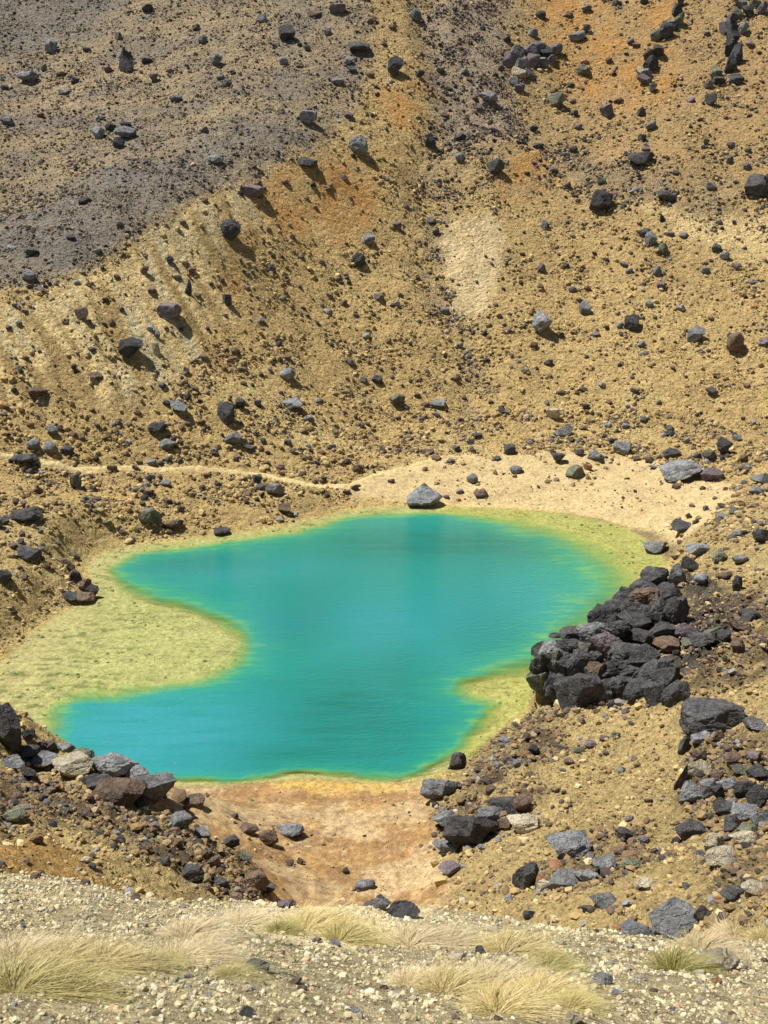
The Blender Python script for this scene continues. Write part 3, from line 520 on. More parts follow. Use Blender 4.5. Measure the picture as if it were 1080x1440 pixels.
# ---------------------------------------------------------------- boulders: px py w h tone shape | label | short name for its neighbours
BIG = '''
176 92 26 38 d p|dark twin pointed boulder with a pale foot on the upper left scree|dark pinnacle boulder
176 189 34 17 g s|long flat topped grey rock crossing a cluster on the grey scree|flat topped scree rock
40 110 32 15 g s|low green grey slab on the scree near the left edge|low slab near the left edge
71 67 18 18 g a|upright grey stone high on the scree near the top left corner|upright grey corner stone
207 13 18 12 d a|small black rock at the top edge of the grey scree|black top edge rock
304 87 18 17 g a|squat grey rock alone on the tan upper slope|squat grey rock
403 50 26 25 d a|dark block with a notched top on the upper slope|notched dark block
433 167 30 18 g s|pair of flat pale grey slabs lying above the crater rim|flat pale grey slabs
505 209 31 28 g r|round grey boulder perched on the rim with a black shadow beside it|round rim boulder
431 231 30 14 d a|low dark rock with a cream face just under the rim|cream faced rim rock
355 270 34 15 v s|long tilted slab tapering down the rim into shade|tilted slab on the rim
322 328 30 32 d r|big round black brown boulder on the eroded wall below the rim|big round wall boulder
556 97 24 27 d a|dark split boulder on the orange crest beside the gully|split crest boulder
605 201 18 23 d a|dark upright rock at the left edge of the stony gully|dark gully edge rock
697 237 28 23 d a|black boulder touching the square orange patch right of the gully|black boulder by the orange patch
585 24 18 19 g r|rounded grey rock in the gully head near the top|gully head rock
432 69 12 9 b a|small brown stone on the upper slope right of the notched block|
505 69 34 14 d s|low dark row of rock on the crest below the top edge|low dark crest row
688 140 26 16 g a|pale grey broken rock at the foot of the gully fan|pale gully rock
846 288 36 34 d a|large black craggy boulder in the middle of the right slope|large craggy black boulder
902 226 44 20 d a|wide black ledge of rock on the upper right slope|wide black ledge
1065 264 46 30 d a|wide dark rock mass cut by the right edge of the picture|dark mass at the right edge
998 142 18 18 d a|dark pointed stone standing below the tall lava rib|stone below the tall rib
812 52 26 13 g s|pale grey tilted slab among dark stones right of the crag|tilted slab by the crag
780 144 28 22 o a|green grey heap of broken rock on the slope below the crag|green grey heap
822 101 24 17 o a|low olive grey rock on orange soil right of the crag|olive rock on orange soil
853 160 22 22 v a|cluster of purple grey lumps on the upper right slope|purple lump cluster
934 278 32 17 d s|dark flat rock on the right slope above the sandy patch|dark flat slope rock
932 352 15 18 o r|round olive brown stone beside a grey one on the right slope|round olive stone
915 338 18 21 g a|pointed grey stone leaning on dark rock on the right slope|pointed grey stone
924 382 14 15 g a|pale topped grey stone alone on the mid right slope|pale topped stone
761 458 30 36 g a|tall grey green block with a black face above the sand flat|tall grey green block
823 436 18 23 g a|upright ribbed grey stone up right of the tall block|ribbed upright stone
890 457 23 26 d a|cubic black faced boulder on the mid right slope|cubic black boulder
980 473 27 25 g a|angular grey boulder in a dug hollow on the right slope|grey boulder in a hollow
1034 486 27 32 b r|egg shaped dark brown boulder near the right edge|egg shaped brown boulder
1000 551 18 15 v a|small purple grey block low on the right slope|purple block
503 368 20 22 d r|dark purple round boulder in the middle of the far slope|dark round slope boulder
519 338 17 16 g a|grey chipped stone above the dark round slope boulder|chipped grey stone
405 528 27 21 g r|domed boulder half pale grey and half black in the slope centre|domed half black boulder
530 534 18 15 d a|black angular stone right of the domed boulder|black angular stone
557 565 24 21 o a|blue green broken rock low on the central slope|blue green broken rock
616 568 26 13 g s|row of flat grey rocks low on the central slope|flat grey row
761 404 10 10 b a|small brown stone above the tall grey green block|
412 570 30 20 g s|dark elongated slab lying diagonally on the lower slope|diagonal dark slab
114 443 20 20 b a|brown block with a cream top on the pale eroded wall|cream topped brown block
240 440 34 26 v s|long grey purple slab sliding down the eroded wall|slab sliding down the wall
184 492 36 32 d a|jagged dark rock with a pointed shadow on the eroded wall|jagged wall rock
134 530 24 14 b a|brown ledge rock with a dark hollow under it on the wall|hollow brown ledge
52 552 32 18 b s|crusty tan ledge breaking out of the slope near the left edge|crusty tan ledge
219 492 13 20 p a|white topped stone with a dark base on the wall|white topped stone
265 406 11 24 d p|thin spiky dark fin standing on the wall|spiky dark fin
319 424 15 19 d a|dark upright block on the orange streak of the wall|upright block on orange
253 573 32 23 g a|grey topped boulder with black front above the footpath|black fronted boulder
316 583 26 34 d a|tall dark rugged boulder above the footpath|tall rugged boulder
338 570 16 20 d a|narrow dark rock leaning beside the tall rugged boulder|
222 602 30 20 d r|low rounded dark boulder above the footpath|low rounded boulder
237 627 28 20 g a|grey boulder with black hollow just above the footpath|hollow grey boulder
328 618 28 20 g r|smooth light grey boulder just above the footpath|smooth light boulder
47 626 21 19 g r|round grey boulder touching the footpath, leftmost of a row|left path boulder
72 631 21 22 g r|round light grey boulder in the middle of the footpath row|middle path boulder
95 633 20 15 d r|dark green rounded rock at the right end of the footpath row|
73 606 19 16 g a|blue grey stone just above the footpath row|blue stone above the row
33 648 36 20 d s|long dark slab just below the footpath at the left edge|dark slab below the path
107 680 17 28 o a|tall green grey crusty rock below the footpath|tall crusty rock
233 680 18 9 g s|small flat pale grey stone in rubble below the footpath|flat pale rubble stone
211 729 31 29 o a|big grey green boulder near the left shore above the water|big shore boulder
246 738 25 17 b r|rounded brown boulder beside the big grey green shore boulder|brown shore boulder
312 748 22 11 d s|low dark rock at the far left waterline|low waterline rock
386 689 30 24 g a|grey capped boulder with a black face below the path bend|grey capped bend boulder
363 677 14 20 d a|narrow black rock left of the grey capped bend boulder|
400 716 20 18 b a|brown clump of rock at the water edge below the bend|brown shore clump
503 659 17 15 b r|rounded brown stone where the slope meets the sand|brown stone by the sand
36 728 42 16 d s|dark layered ledge on the left bank above the shallows|dark bank ledge
37 776 34 23 d a|dark boulder with a grey back on the left bank knoll|dark knoll boulder
7 811 22 23 d a|dark grooved boulder cut by the left edge above the shallows|grooved edge boulder
597 698 50 40 g w|large wedge shaped light grey boulder standing at the far waterline|wedge boulder
664 674 18 17 g r|egg shaped grey stone on the sand right of the wedge boulder|egg stone on sand
676 693 20 13 b a|dark brown pointed stone on the sand near the water|brown stone on sand
718 633 18 18 d a|dark upright stone at the back of the sand flat|dark upright sand stone
726 660 20 14 g r|low grey stone in the middle of the sand flat|low grey sand stone
785 645 21 17 d a|black brown angular stone on the upper sand flat|angular black sand stone
793 607 30 19 g s|flat topped grey block at the foot of the slope|flat topped block
777 582 20 17 p a|tan cubic stone on the slope foot above the flat topped block|
809 663 31 21 o a|dark green grey boulder lying in the middle of the sand|green grey sand boulder
827 657 15 13 r a|reddish stone tucked behind the green grey sand boulder|
838 640 26 19 g a|grey angular boulder behind the green grey sand boulder|angular boulder behind
875 631 27 23 g a|pointed two faced grey boulder at the back of the sand|pointed two faced boulder
945 638 28 18 d a|dark boulder with pale top in the row behind the sand|dark row boulder
997 641 22 20 o a|square green grey boulder in the row behind the sand|square green boulder
1018 629 26 28 d a|tall dark boulder pile at the slope foot on the right|tall dark pile
958 667 62 25 g s|longest flat grey slab lying on the sand at the right|longest sand slab
1000 668 36 17 v a|brownish crumbling rock just right of the longest slab|crumbling rock
1070 674 26 22 g a|square grey rock at the right edge beside the sand|square right edge rock
1064 690 20 14 g r|smooth grey stone below the square rock at the right edge|
960 740 34 22 d a|dark boulder with a pale notched top at the lake corner|notched lake corner boulder
923 769 36 22 g a|grey boulder at the water edge where sand meets the cliff|corner water boulder
983 776 36 15 g s|pair of flat grey rocks on the bank above the cliff|flat bank pair
1013 784 22 20 o r|dark olive rounded boulder on the bank above the cliff|olive bank boulder
953 808 24 32 g a|tall grey blue block leaning on a dark one above the cliff|tall leaning block
970 796 22 28 d a|black block shading the tall grey one above the cliff|
986 812 20 16 g a|small pyramid of grey rock right of the leaning blocks|grey pyramid
1037 823 14 24 d a|narrow upright dark stone on the right bank|narrow upright bank stone
1070 755 24 25 d a|dark block at the right edge of the upper bank|dark block on the upper bank
893 1305 1 1 d a||
12 1026 50 72 d a|huge dark boulder with an olive face at the left edge|huge left edge boulder
38 1034 20 22 d a|black stone pressed against the huge boulder at the left edge|
18 1074 32 28 g a|grey green boulder below the huge one at the left edge|grey green edge boulder
40 1086 20 20 d a|dark stone right of the grey green boulder at the left edge|
70 1050 18 20 d a|squared dark stone on the left spur crest|squared crest stone
92 1052 26 18 g a|grey slab with a shaded end on the left spur crest|shaded crest slab
112 1062 38 28 o a|mossy yellow rock with a dark hollow on the left spur crest|mossy hollow rock
100 1076 56 36 p a|cream coloured angular boulder on the left spur crest|cream crest boulder
126 1096 28 22 d a|black cleft boulder right of the cream crest boulder|
160 1076 64 50 g a|tall grey lichen stained boulder on the left spur crest|lichen stained boulder
168 1113 70 32 b s|reddish brown slab under the lichen stained boulder|reddish crest slab
215 1108 68 58 g a|biggest pale grey boulder ending the crest beside the near shore|big end boulder
272 1127 30 13 b a|small brown rock with a pointed tip on the near beach|pointed beach rock
17 1146 36 28 o a|round grey green boulder on the dark rubble of the left spur|green spur boulder
52 1180 16 16 b a|brown stone above the orange soil of the left spur|brown stone above orange soil
60 1072 44 28 g a|broad grey block on the left spur crest below the squared crest stone|broad crest block
142 1102 46 32 d a|broad black block between the cream and the lichen stained boulders|broad black crest block
192 1086 52 40 g c|cracked grey block leaning on the lichen stained boulder|cracked crest block
40 1058 30 24 d c|dark blocky stone on the crest right of the huge left edge boulder|
254 1150 32 28 g a|grey boulder below the big end boulder of the crest|grey boulder below the end
240 1161 8 9 p r|tiny white stone below the big end boulder|
286 1170 28 24 g a|dark grey lump on the lower edge of the left spur|lower edge lump
325 1185 24 22 d a|black crusty lump on the lower edge of the left spur|black crusty lump
342 1202 24 16 o a|olive black rock low on the left spur edge|
268 1226 36 26 d a|black block in shade on the rubble of the left spur|black shaded block
362 1240 34 38 b a|reddish brown boulder at the tip of the left spur|reddish tip boulder
403 1271 26 16 v r|purple brown rounded rock half behind the foreground gravel|purple half hidden rock
350 1168 28 15 b s|flat brown rock, left of three on the near beach|left beach rock
378 1178 28 28 b r|round dark brown rock, middle of three on the near beach|middle beach rock
407 1168 36 20 g a|rock with a pale front, right of three on the near beach|right beach rock
486 1224 9 10 d a|tiny dark stone alone on the orange beach|tiny beach stone
514 1245 27 12 g s|low bluish grey stone on the near beach|low bluish stone
538 1270 24 28 g a|blue grey stone with reddish side behind the foreground gravel|blue grey stone
568 1281 46 24 d s|long dark wedge shaped rock behind the foreground gravel|long dark wedge
619 1105 56 44 g a|large squarish grey boulder at the near corner of the lake|large lake corner boulder
644 1070 26 26 d a|dark craggy lump at the water edge on the near right shore|craggy water edge lump
710 1041 20 13 g a|pale grey stone on the bank below the cliff|pale bank stone
750 1052 16 15 d a|dark stone in reddish soil below the cliff|dark stone in red soil
712 1130 46 36 d a|grey topped boulder with deep black underside on the right bank|black underside boulder
737 1128 28 24 b a|brown crusty boulder joined to the one with the black underside|
736 1158 46 28 p s|flat pale grey slab flush with the right bank|pale flush slab
664 1164 76 62 d a|largest black block with a grey top near the beach on the right|largest black block
624 1154 34 32 g a|grey rounded shoulder of rock left of the largest black block|grey shoulder rock
690 1146 36 34 g s|triangular grey slab leaning behind the largest black block|triangular slab
628 1192 38 16 g s|flat grey rock at the foot of the largest black block|flat foot rock
632 1222 30 22 v a|cluster of pale and dark lumps by the orange beach|lumpy cluster
737 1232 34 46 d a|upright black boulder with a flat front on the right slope|upright black boulder
765 1245 22 20 p a|cream stone beside the upright black boulder|
760 1240 16 24 r a|orange stained stone beside the upright black boulder|
798 1236 42 24 g s|grey tilted slab with a black side on the right slope|grey tilted slab
824 1230 32 18 g s|long layered grey rock right of the tilted slab|layered grey rock
785 1221 26 13 r s|flat orange topped rock above the grey tilted slab|orange topped rock
800 1196 64 20 g s|wide flat grey slab flush with the right slope|wide flush slab
878 1174 22 24 d a|dark pointed rock above the row of slabs|dark pointed rock
850 1218 32 15 g s|ribbed grey slab right of the layered rock|ribbed slab
886 1216 26 14 o s|small greenish slab at the right end of the slab row|
848 1266 36 22 g s|blue grey oval slab low on the right slope|oval slab
826 1278 20 9 d a|little dark green stone left of the oval slab|
744 1286 17 15 d a|dark cubic stone just behind the foreground gravel|dark cubic stone
908 1243 30 14 p s|pale grey flat rock low on the right slope|pale low flat rock
1001 1004 84 66 d a|massive cracked dark boulder on the right slope above the pale slab|massive cracked boulder
985 1036 28 22 g a|grey block under the massive cracked boulder|grey block beneath
1012 1036 22 22 b a|brown block under the right side of the massive cracked boulder|
1064 1015 34 30 g a|light grey boulder at the right edge of the slope|light edge boulder
970 1168 44 17 d s|flat dark slab lying below the propped slab outcrop|flat dark slab
1043 1178 36 28 p a|pale grey boulder under the jagged right edge outcrop|pale boulder under outcrop
1004 1188 26 32 p a|pale lichen coloured boulder on the lower right slope|pale lichen boulder
1014 1210 44 22 p a|pale stone with dark cracks below the lichen coloured boulder|cracked pale stone
1060 1246 36 24 p r|bright cream boulder in dark red soil at the right|bright cream boulder
1032 1258 34 22 d a|dark rock left of the bright cream boulder|
1005 1267 20 13 r a|small orange rock left of the bright cream boulder|
955 1290 78 58 g a|big blue grey boulder rising behind the right tussocks|big boulder behind tussocks
986 1284 24 26 d a|dark rock attached to the right of the big blue grey boulder|
896 1306 44 24 g s|grey rock left of the big blue grey boulder at the gravel edge|grey gravel edge rock
922 1310 20 20 g a|small grey block between two bigger rocks at the gravel edge|
1015 1350 54 40 p a|pale grey angular boulder lying in the gravel right of the green tussock|pale foreground boulder
360 1360 36 22 o r|olive grey rounded stone in the foreground gravel centre left|olive gravel stone
347 1424 22 14 d a|dark stone low in the foreground gravel|dark gravel stone
147 1388 15 11 o a|small olive stone by the left tussocks|olive stone by tussocks
163 1389 19 14 p a|bright white stone beside the left tussocks|bright white stone
675 1337 14 16 d a|dark blue green upright stone in the foreground gravel|dark blue upright stone
642 1345 26 12 p s|flat cream stone left of the dark blue upright one|
846 1377 32 20 g a|grey squarish stone in the foreground gravel right of centre|squarish gravel stone
414 1380 20 9 b s|flat brown stone in the foreground gravel|flat brown gravel stone
425 1391 14 8 b a|small olive brown stone beneath the flat brown one|
318 1326 18 14 g a|bluish stone among red ones in the foreground gravel|bluish gravel stone
326 1338 11 11 r a|little orange red stone under the bluish gravel stone|
808 1433 24 20 p a|pale stone at the bottom edge below the central tussocks|pale bottom edge stone
985 1367 17 16 p a|peach coloured round stone at the foot of the green tussock|peach stone
1008 1380 16 9 r s|flat orange stone in the gravel near the right edge|flat orange gravel stone
'''
SMALL = '''152 99 14 12 v|206 86 20 9 d|216 111 17 13 o|137 189 22 20 g|155 181 16 14 d|165 202 22 16 d|176 177 20 7 d|276 40 12 12 d|285 57 16 15 g|57 163 14 8 b|10 172 20 14 g|7 124 14 9 d|90 130 18 9 g|121 70 16 8 v|247 140 22 8 g|120 283 26 12 d|302 226 28 13 g|250 277 10 6 d|105 114 12 6 d|86 103 12 7 b|62 97 10 12 o|166 52 12 12 v|288 281 11 6 b|287 183 15 10 v|310 109 14 8 g|320 118 12 9 d|327 100 10 8 d|275 75 10 8 b|240 99 10 8 v|140 165 10 6 g
368 27 18 14 g|475 14 28 16 v|443 21 22 12 b|522 28 13 8 b|551 36 11 10 b|490 87 18 12 g|495 99 18 11 d|399 87 16 13 g|460 46 14 12 g|475 116 22 10 g|490 163 16 9 v|590 106 16 14 d|619 99 14 10 o|646 223 18 14 g|605 126 10 8 b|627 163 14 10 b|712 56 14 12 d|654 101 14 9 g|668 136 12 8 b|648 193 22 9 d|692 183 16 9 v|461 263 11 9 b|484 251 14 9 v|540 60 10 8 b|521 104 10 7 b|530 131 9 7 d|420 90 10 8 b|469 186 10 8 b|400 253 10 11 b|365 262 12 16 b|704 97 12 10 d|674 152 12 10 v
750 48 18 14 g|760 22 18 14 d|824 13 18 10 g|824 43 13 15 v|822 85 10 10 r|802 118 11 9 d|783 137 11 10 v|808 160 15 9 d|902 159 14 15 d|916 178 20 14 g|904 196 14 12 d|751 182 16 10 d|757 206 20 9 d|806 211 17 10 d|971 139 11 10 v|1026 226 13 12 v|1050 234 14 10 v|798 262 12 12 v|1000 263 18 14 g|951 244 14 9 d|888 59 14 10 v|895 62 12 9 b|856 86 12 10 b|735 197 10 7 d|812 178 12 8 v|800 20 12 8 b|890 268 10 8 g|779 240 14 9 v|846 255 16 12 o|1052 212 12 10 o|993 200 10 12 o|1027 205 14 12 v|870 140 12 8 b|868 4 12 8 d|906 2 14 12 d|994 45 10 9 v|1055 62 12 6 v
44 355 24 12 d|40 390 26 18 g|167 315 16 8 g|179 324 9 8 d|137 353 14 8 g|28 305 12 7 b|92 450 9 8 b|27 455 12 10 g|12 460 9 7 d|204 381 16 14 b|214 411 16 12 b|239 366 14 14 d|221 470 11 16 g|211 459 10 10 g|105 519 10 14 d|20 550 12 12 d|26 516 12 7 b|229 541 12 9 d|275 548 12 12 v|262 522 10 13 b|342 519 14 8 v|233 566 15 8 d|257 311 12 9 b|100 334 16 8 d|16 348 12 8 g|55 408 18 8 v|35 436 10 8 v|108 396 10 7 g|125 399 9 6 b|249 390 14 8 b|270 378 10 9 b|277 416 14 9 b|297 397 8 9 d|330 492 12 8 b|286 501 11 7 b|36 502 10 8 b|204 358 8 9 b|258 366 12 9 p|348 403 8 8 v
558 318 16 12 v|607 311 14 12 g|613 327 12 12 d|382 379 14 15 v|493 511 12 13 v|389 475 12 9 b|532 418 18 10 v|558 428 11 12 g|562 412 10 9 v|587 556 12 10 b|598 567 10 9 b|625 437 16 10 g|463 413 10 8 v|483 424 11 9 b|511 534 12 12 g|515 472 11 7 g|433 590 18 14 g|366 449 12 9 v|460 437 12 9 g|452 367 8 7 b|475 390 10 8 b|646 486 14 10 g|659 502 12 10 g|615 583 12 10 g|571 572 8 8 v|705 579 12 14 d|702 443 9 7 b|404 502 16 10 b|600 520 10 8 b|640 531 10 8 b|406 566 10 8 b|362 567 12 12 v
789 472 12 11 d|814 420 11 10 b|872 458 13 10 g|771 511 14 13 d|751 486 14 11 b|902 484 15 12 g|931 403 17 13 v|942 329 16 8 v|906 328 24 14 d|1008 350 16 14 d|1018 361 16 14 g|1036 375 16 10 v|993 381 14 13 g|761 378 16 15 v|795 372 12 8 d|805 408 14 10 v|913 428 14 12 g|892 550 16 11 v|823 573 14 12 d|931 308 10 12 d|962 332 16 10 v|885 380 12 9 v|877 370 10 8 v|899 312 9 9 b|765 317 12 14 g|826 404 12 9 b|957 432 12 9 g|838 470 14 9 v|985 492 10 10 v|928 357 16 8 b|789 550 10 9 b|820 548 14 9 b|1060 592 10 9 g|880 598 14 10 g|1010 312 10 7 d|1058 395 10 8 v|883 570 8 7 g|1000 445 9 10 b|1076 480 14 7 v|738 520 10 9 o|1060 430 9 9 r|846 540 12 7 g
84 602 12 10 b|42 664 15 13 d|349 630 20 12 d|157 659 17 13 b|6 733 16 17 d|213 650 16 9 g|178 621 10 11 o|115 615 12 13 b|135 702 18 12 b|237 646 12 10 d|102 610 11 9 b|264 597 12 10 b|284 595 14 12 b|182 595 10 10 b|130 575 8 10 b|193 578 9 8 b|290 668 14 9 b|210 692 18 9 b|235 705 20 10 b|60 664 9 9 g|190 656 10 7 b|350 693 10 9 b|115 582 7 10 b|0 735 14 24 o|168 596 14 12 v|18 765 10 8 b|34 812 11 11 b|28 797 9 8 b|60 772 16 9 o|95 790 10 8 b|172 748 14 8 b|120 700 12 9 o|53 690 20 14 b|88 662 12 8 b|150 735 14 9 o
646 690 14 10 g|499 685 14 12 b|404 620 11 10 d|661 622 14 12 d|643 632 10 13 d|600 636 24 11 b|550 676 12 10 b|395 658 13 12 b|699 644 13 7 d|427 642 10 8 b|375 651 14 8 b|427 605 10 9 b|412 634 14 9 b|614 644 14 6 b|634 648 16 7 g|672 613 18 9 d|487 692 14 8 b|442 675 10 7 b|597 659 9 5 b|644 702 7 5 r|366 684 12 9 d|393 730 12 10 p|415 722 9 8 g|433 625 8 6 g|470 595 8 7 b|525 603 9 7 b
912 646 20 12 b|918 657 16 9 g|895 645 14 10 b|1015 727 20 14 g|1032 718 16 15 g|1020 810 24 12 b|1040 790 26 9 g|942 601 12 9 d|905 590 12 10 g|941 610 20 12 d|815 637 14 14 d|858 620 14 10 d|980 642 14 14 d|1036 616 16 12 g|1000 660 10 8 b|1045 645 16 14 b|1046 660 18 12 b|1062 711 14 7 b|1044 709 12 10 b|745 620 16 9 b|751 385 5 5 b|973 711 8 5 b|1005 700 8 5 b|1044 732 12 8 b|1065 770 12 9 v|1000 830 12 9 b|1065 800 12 9 b|1035 760 8 6 b|855 598 14 9 g|820 600 12 9 b|1050 540 10 9 b|965 620 12 12 g
58 1046 14 12 b|72 1158 18 12 d|120 1240 16 12 b|130 1217 14 13 d|120 1208 14 11 p|110 1222 12 10 p|60 1120 16 12 d|90 1140 14 12 d|140 1170 16 12 d|170 1178 14 12 d|205 1190 16 14 b|230 1210 18 14 d|300 1210 20 16 b|310 1240 22 18 d|332 1262 24 18 b|380 1250 20 18 d|290 1245 16 12 b|190 1262 16 8 b|214 1166 12 9 b|246 1140 12 10 p|262 1136 12 10 b|160 1130 14 10 b|205 1135 12 9 p|126 1122 12 10 b|24 1120 18 14 b|10 1175 14 10 b|36 1210 12 8 b|50 1232 20 10 b|330 1146 11 9 d|407 1213 14 10 b|422 1211 10 12 b|319 1300 12 8 p|446 1090 2 2 d
727 1073 16 14 g|700 1076 14 12 g|691 1066 12 9 g|757 1040 12 10 b|710 1158 26 16 b|745 1090 18 12 b|690 1110 16 12 b|663 1120 14 10 b|640 1140 12 9 p|605 1190 7 6 b|592 1188 6 5 b|660 1192 16 12 g|677 1190 14 12 g|700 1180 14 10 g|780 1110 14 9 b|800 1070 16 10 b|815 1055 18 10 o|830 1046 18 12 v|850 1038 16 10 v|866 1032 14 10 o|838 1000 14 9 b|860 990 18 14 d|880 1000 14 10 v|818 1012 10 7 b|895 1075 12 8 b|912 1125 14 9 b|885 1152 16 8 v|840 1168 16 10 r|905 1180 18 14 v|895 1196 18 14 b|870 1196 18 12 b|860 1205 16 10 v|920 1195 14 10 b|940 1200 16 12 b|882 1268 12 8 g|860 1280 14 8 b|700 1292 12 10 p|700 1245 14 10 p|680 1255 12 8 b|650 1265 10 8 p|780 1292 14 8 p|820 1298 16 8 p|715 1262 14 10 g|690 1230 10 8 b|965 1245 12 9 d|985 1200 16 12 d|1045 1292 12 9 b|1065 1275 14 9 b|1020 1285 12 9 b|870 1306 22 12 r|519 1272 13 6 d|980 1000 2 2 d
280 1330 12 9 g|265 1372 14 10 g|285 1380 14 10 p|300 1388 16 10 p|250 1378 12 9 o|270 1362 14 10 b|228 1400 12 8 p|420 1300 12 8 p|445 1322 16 10 g|470 1328 18 8 g|395 1340 12 9 b|540 1388 14 9 b|560 1400 12 8 p|600 1368 12 8 b|720 1360 16 9 b|755 1365 14 9 p|880 1360 14 10 p|900 1375 16 10 p|920 1392 14 9 b|866 1395 14 9 g|1050 1360 16 10 p|1060 1395 18 12 p|985 1405 16 10 p|945 1420 14 9 g|700 1432 14 9 b|500 1420 14 9 g|450 1410 12 9 p|220 1425 14 9 o|120 1420 12 8 p|60 1425 12 8 p|20 1412 12 8 g|280 1410 16 10 p|390 1432 12 8 b|640 1430 12 8 b|870 1425 16 10 p|1030 1425 14 10 b|120 1290 14 9 p|60 1280 14 8 p|200 1300 16 9 p|30 1300 14 9 g|260 1290 12 8 p|330 1290 14 8 g|565 1306 16 9 p|610 1303 14 9 p|690 1308 22 12 p|660 1312 14 8 g|740 1314 18 9 p|790 1325 16 10 p|850 1335 14 9 p|885 1330 16 9 p|1075 1350 12 10 b'''
TW = {'d': 'dark', 'g': 'grey', 'b': 'brown', 'p': 'cream', 'r': 'orange', 'o': 'olive', 'v': 'purplish'}
KN = {'a': 'ang', 's': 'slab', 'r': 'round', 'p': 'spire', 'c': 'block', 'w': 'wedge'}
LM = []; n_thing = 0
for ln in BIG.strip().splitlines():
    spec, lab, short = ln.split('|'); px, py, w, h, t, k = spec.split(); px, py, w, h = map(float, (px, py, w, h))
    if w < 4: continue
    nm = 'boulder' if w >= 14 else 'stone'
    if k == 'a' and random.random() < .3: k = 'c'
    q_ = .9 if py < 690 else 1
    o = place_rock(nm, px, py, w * q_, h * q_, t, KN[k]); tops(o, lab, nm, 'boulders and stones lying on the crater slopes')
    if short: LM.append((px, py, short))
used = set()
def direction(dx, dy):
    a = math.degrees(math.atan2(-dy, dx)) % 360
    return ['right of', 'above right of', 'above', 'above left of', 'left of', 'below left of', 'below', 'below right of'][int((a + 22.5) // 45) % 8]
ITEMS = [i.split() for i in SMALL.replace('\n', '|').split('|')]; ITEMS = [(*map(float, i[:4]), i[4]) for i in ITEMS if float(i[2]) >= 4]
ITEMS.sort(key=lambda i: -(i[2] * i[3])); REST = ITEMS[275:]
for px, py, w, h, t in ITEMS[:275]:
    near = sorted(LM, key=lambda l: math.hypot(l[0] - px, l[1] - py))[:10]
    big = 'small ' if w < 13 else '' if w < 18 else 'sizeable '; shp = ('flat ' if h < .62 * w else 'upright ' if h > w else '')
    lab = None
    for dist in ('just ', 'a little way ', 'farther '):
        for (lx, ly, sn) in near:
            dd_ = math.hypot(lx - px, ly - py)
            want = 'just ' if dd_ < 32 else 'a little way ' if dd_ < 75 else 'farther '
            if want != dist: continue
            c = f"{big}{shp}{TW[t]} stone {dist if dist != 'farther ' else 'well '}{direction(px - lx, py - ly)} the {sn}"
            if c not in used and len(c.split()) <= 16: lab = c; break
        if lab: break
    if not lab: lab = f"{big}{shp}{TW[t]} stone lying between the {near[0][2]} and the {near[1][2]}"
    used.add(lab)
    q_ = .80 if py < 720 else .9
    o = place_rock('stone', px, py, w * q_, h * q_, t, random.choice(['ang', 'block', 'slab', 'round'])); tops(o, lab, 'stone', 'boulders and stones lying on the crater slopes')

# ---------------------------------------------------------------- loose rubble, clods and gravel nobody could count
def rubble(name, label, x, y, size, col, flat=.85, detail=0, sink=.15, lod=0):
    parts = [(size <= lod, -1), (size > lod, detail)] if lod else [(size > -1, detail)]; VV, FF, CC, off = [], [], [], 0
    for sel, dt in parts:
        if not sel.any(): continue
        V_, F_, C_ = rub_part(x[sel], y[sel], size[sel], col[sel], flat, dt, sink); VV.append(V_); FF.append(F_ + off); CC.append(C_); off += len(V_)
    F_ = np.concatenate(FF); print(name, len(F_))
    o = add(name, raw_mesh(name, np.concatenate(VV), F_, M_rubble, np.concatenate(CC))); o['kind'] = 'stuff'; o['label'] = label; return o
def rub_part(x, y, size, col, flat, detail, sink):
    n = len(x); z = H(x, y); v0, f0 = ICO[detail]; nv = len(v0)
    T = np.array([v0 * (1 + r.uniform(-.28, .28, (nv, 1))) * r.uniform(.7, 1.25, (1, 3)) for r in [np.random.default_rng(50 + i) for i in range(24)]])
    k = rng.integers(0, len(T), n); q = rng.normal(size=(n, 4)); q /= np.linalg.norm(q, axis=1)[:, None]
    a, b, c, d = q.T
    R = np.stack([1 - 2 * (c * c + d * d), 2 * (b * c - a * d), 2 * (b * d + a * c), 2 * (b * c + a * d), 1 - 2 * (b * b + d * d), 2 * (c * d - a * b), 2 * (b * d - a * c), 2 * (c * d + a * b), 1 - 2 * (b * b + c * c)], 1).reshape(n, 3, 3)
    V = np.einsum('nij,nvj->nvi', R, T[k]) * (size * .5)[:, None, None]; V[..., 2] *= flat
    V += np.stack([x, y, z + size * sink], 1)[:, None]
    F = f0[None] + (np.arange(n) * nv)[:, None, None]
    C = np.repeat(col, nv, 0)
    return V.reshape(-1, 3), F.reshape(-1, 3), C
def power(n, a, b, p=2.4):
    u = rng.random(n); return (a ** (1 - p) + u * (b ** (1 - p) - a ** (1 - p))) ** (1 / (1 - p))
PAL = np.array([(.42,.32,.15),(.36,.265,.12),(.26,.18,.09),(.18,.125,.075),(.085,.066,.052),(.052,.045,.042),(.12,.115,.11),(.21,.205,.20),(.145,.11,.105),(.52,.43,.24)])  # brown-black entries paint tiny shadows among the clods as well as dark stones
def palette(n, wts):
    wts = np.array(wts, float); return PAL[rng.choice(len(PAL), n, p=wts / wts.sum())] * rng.uniform(.75, 1.25, (n, 1))
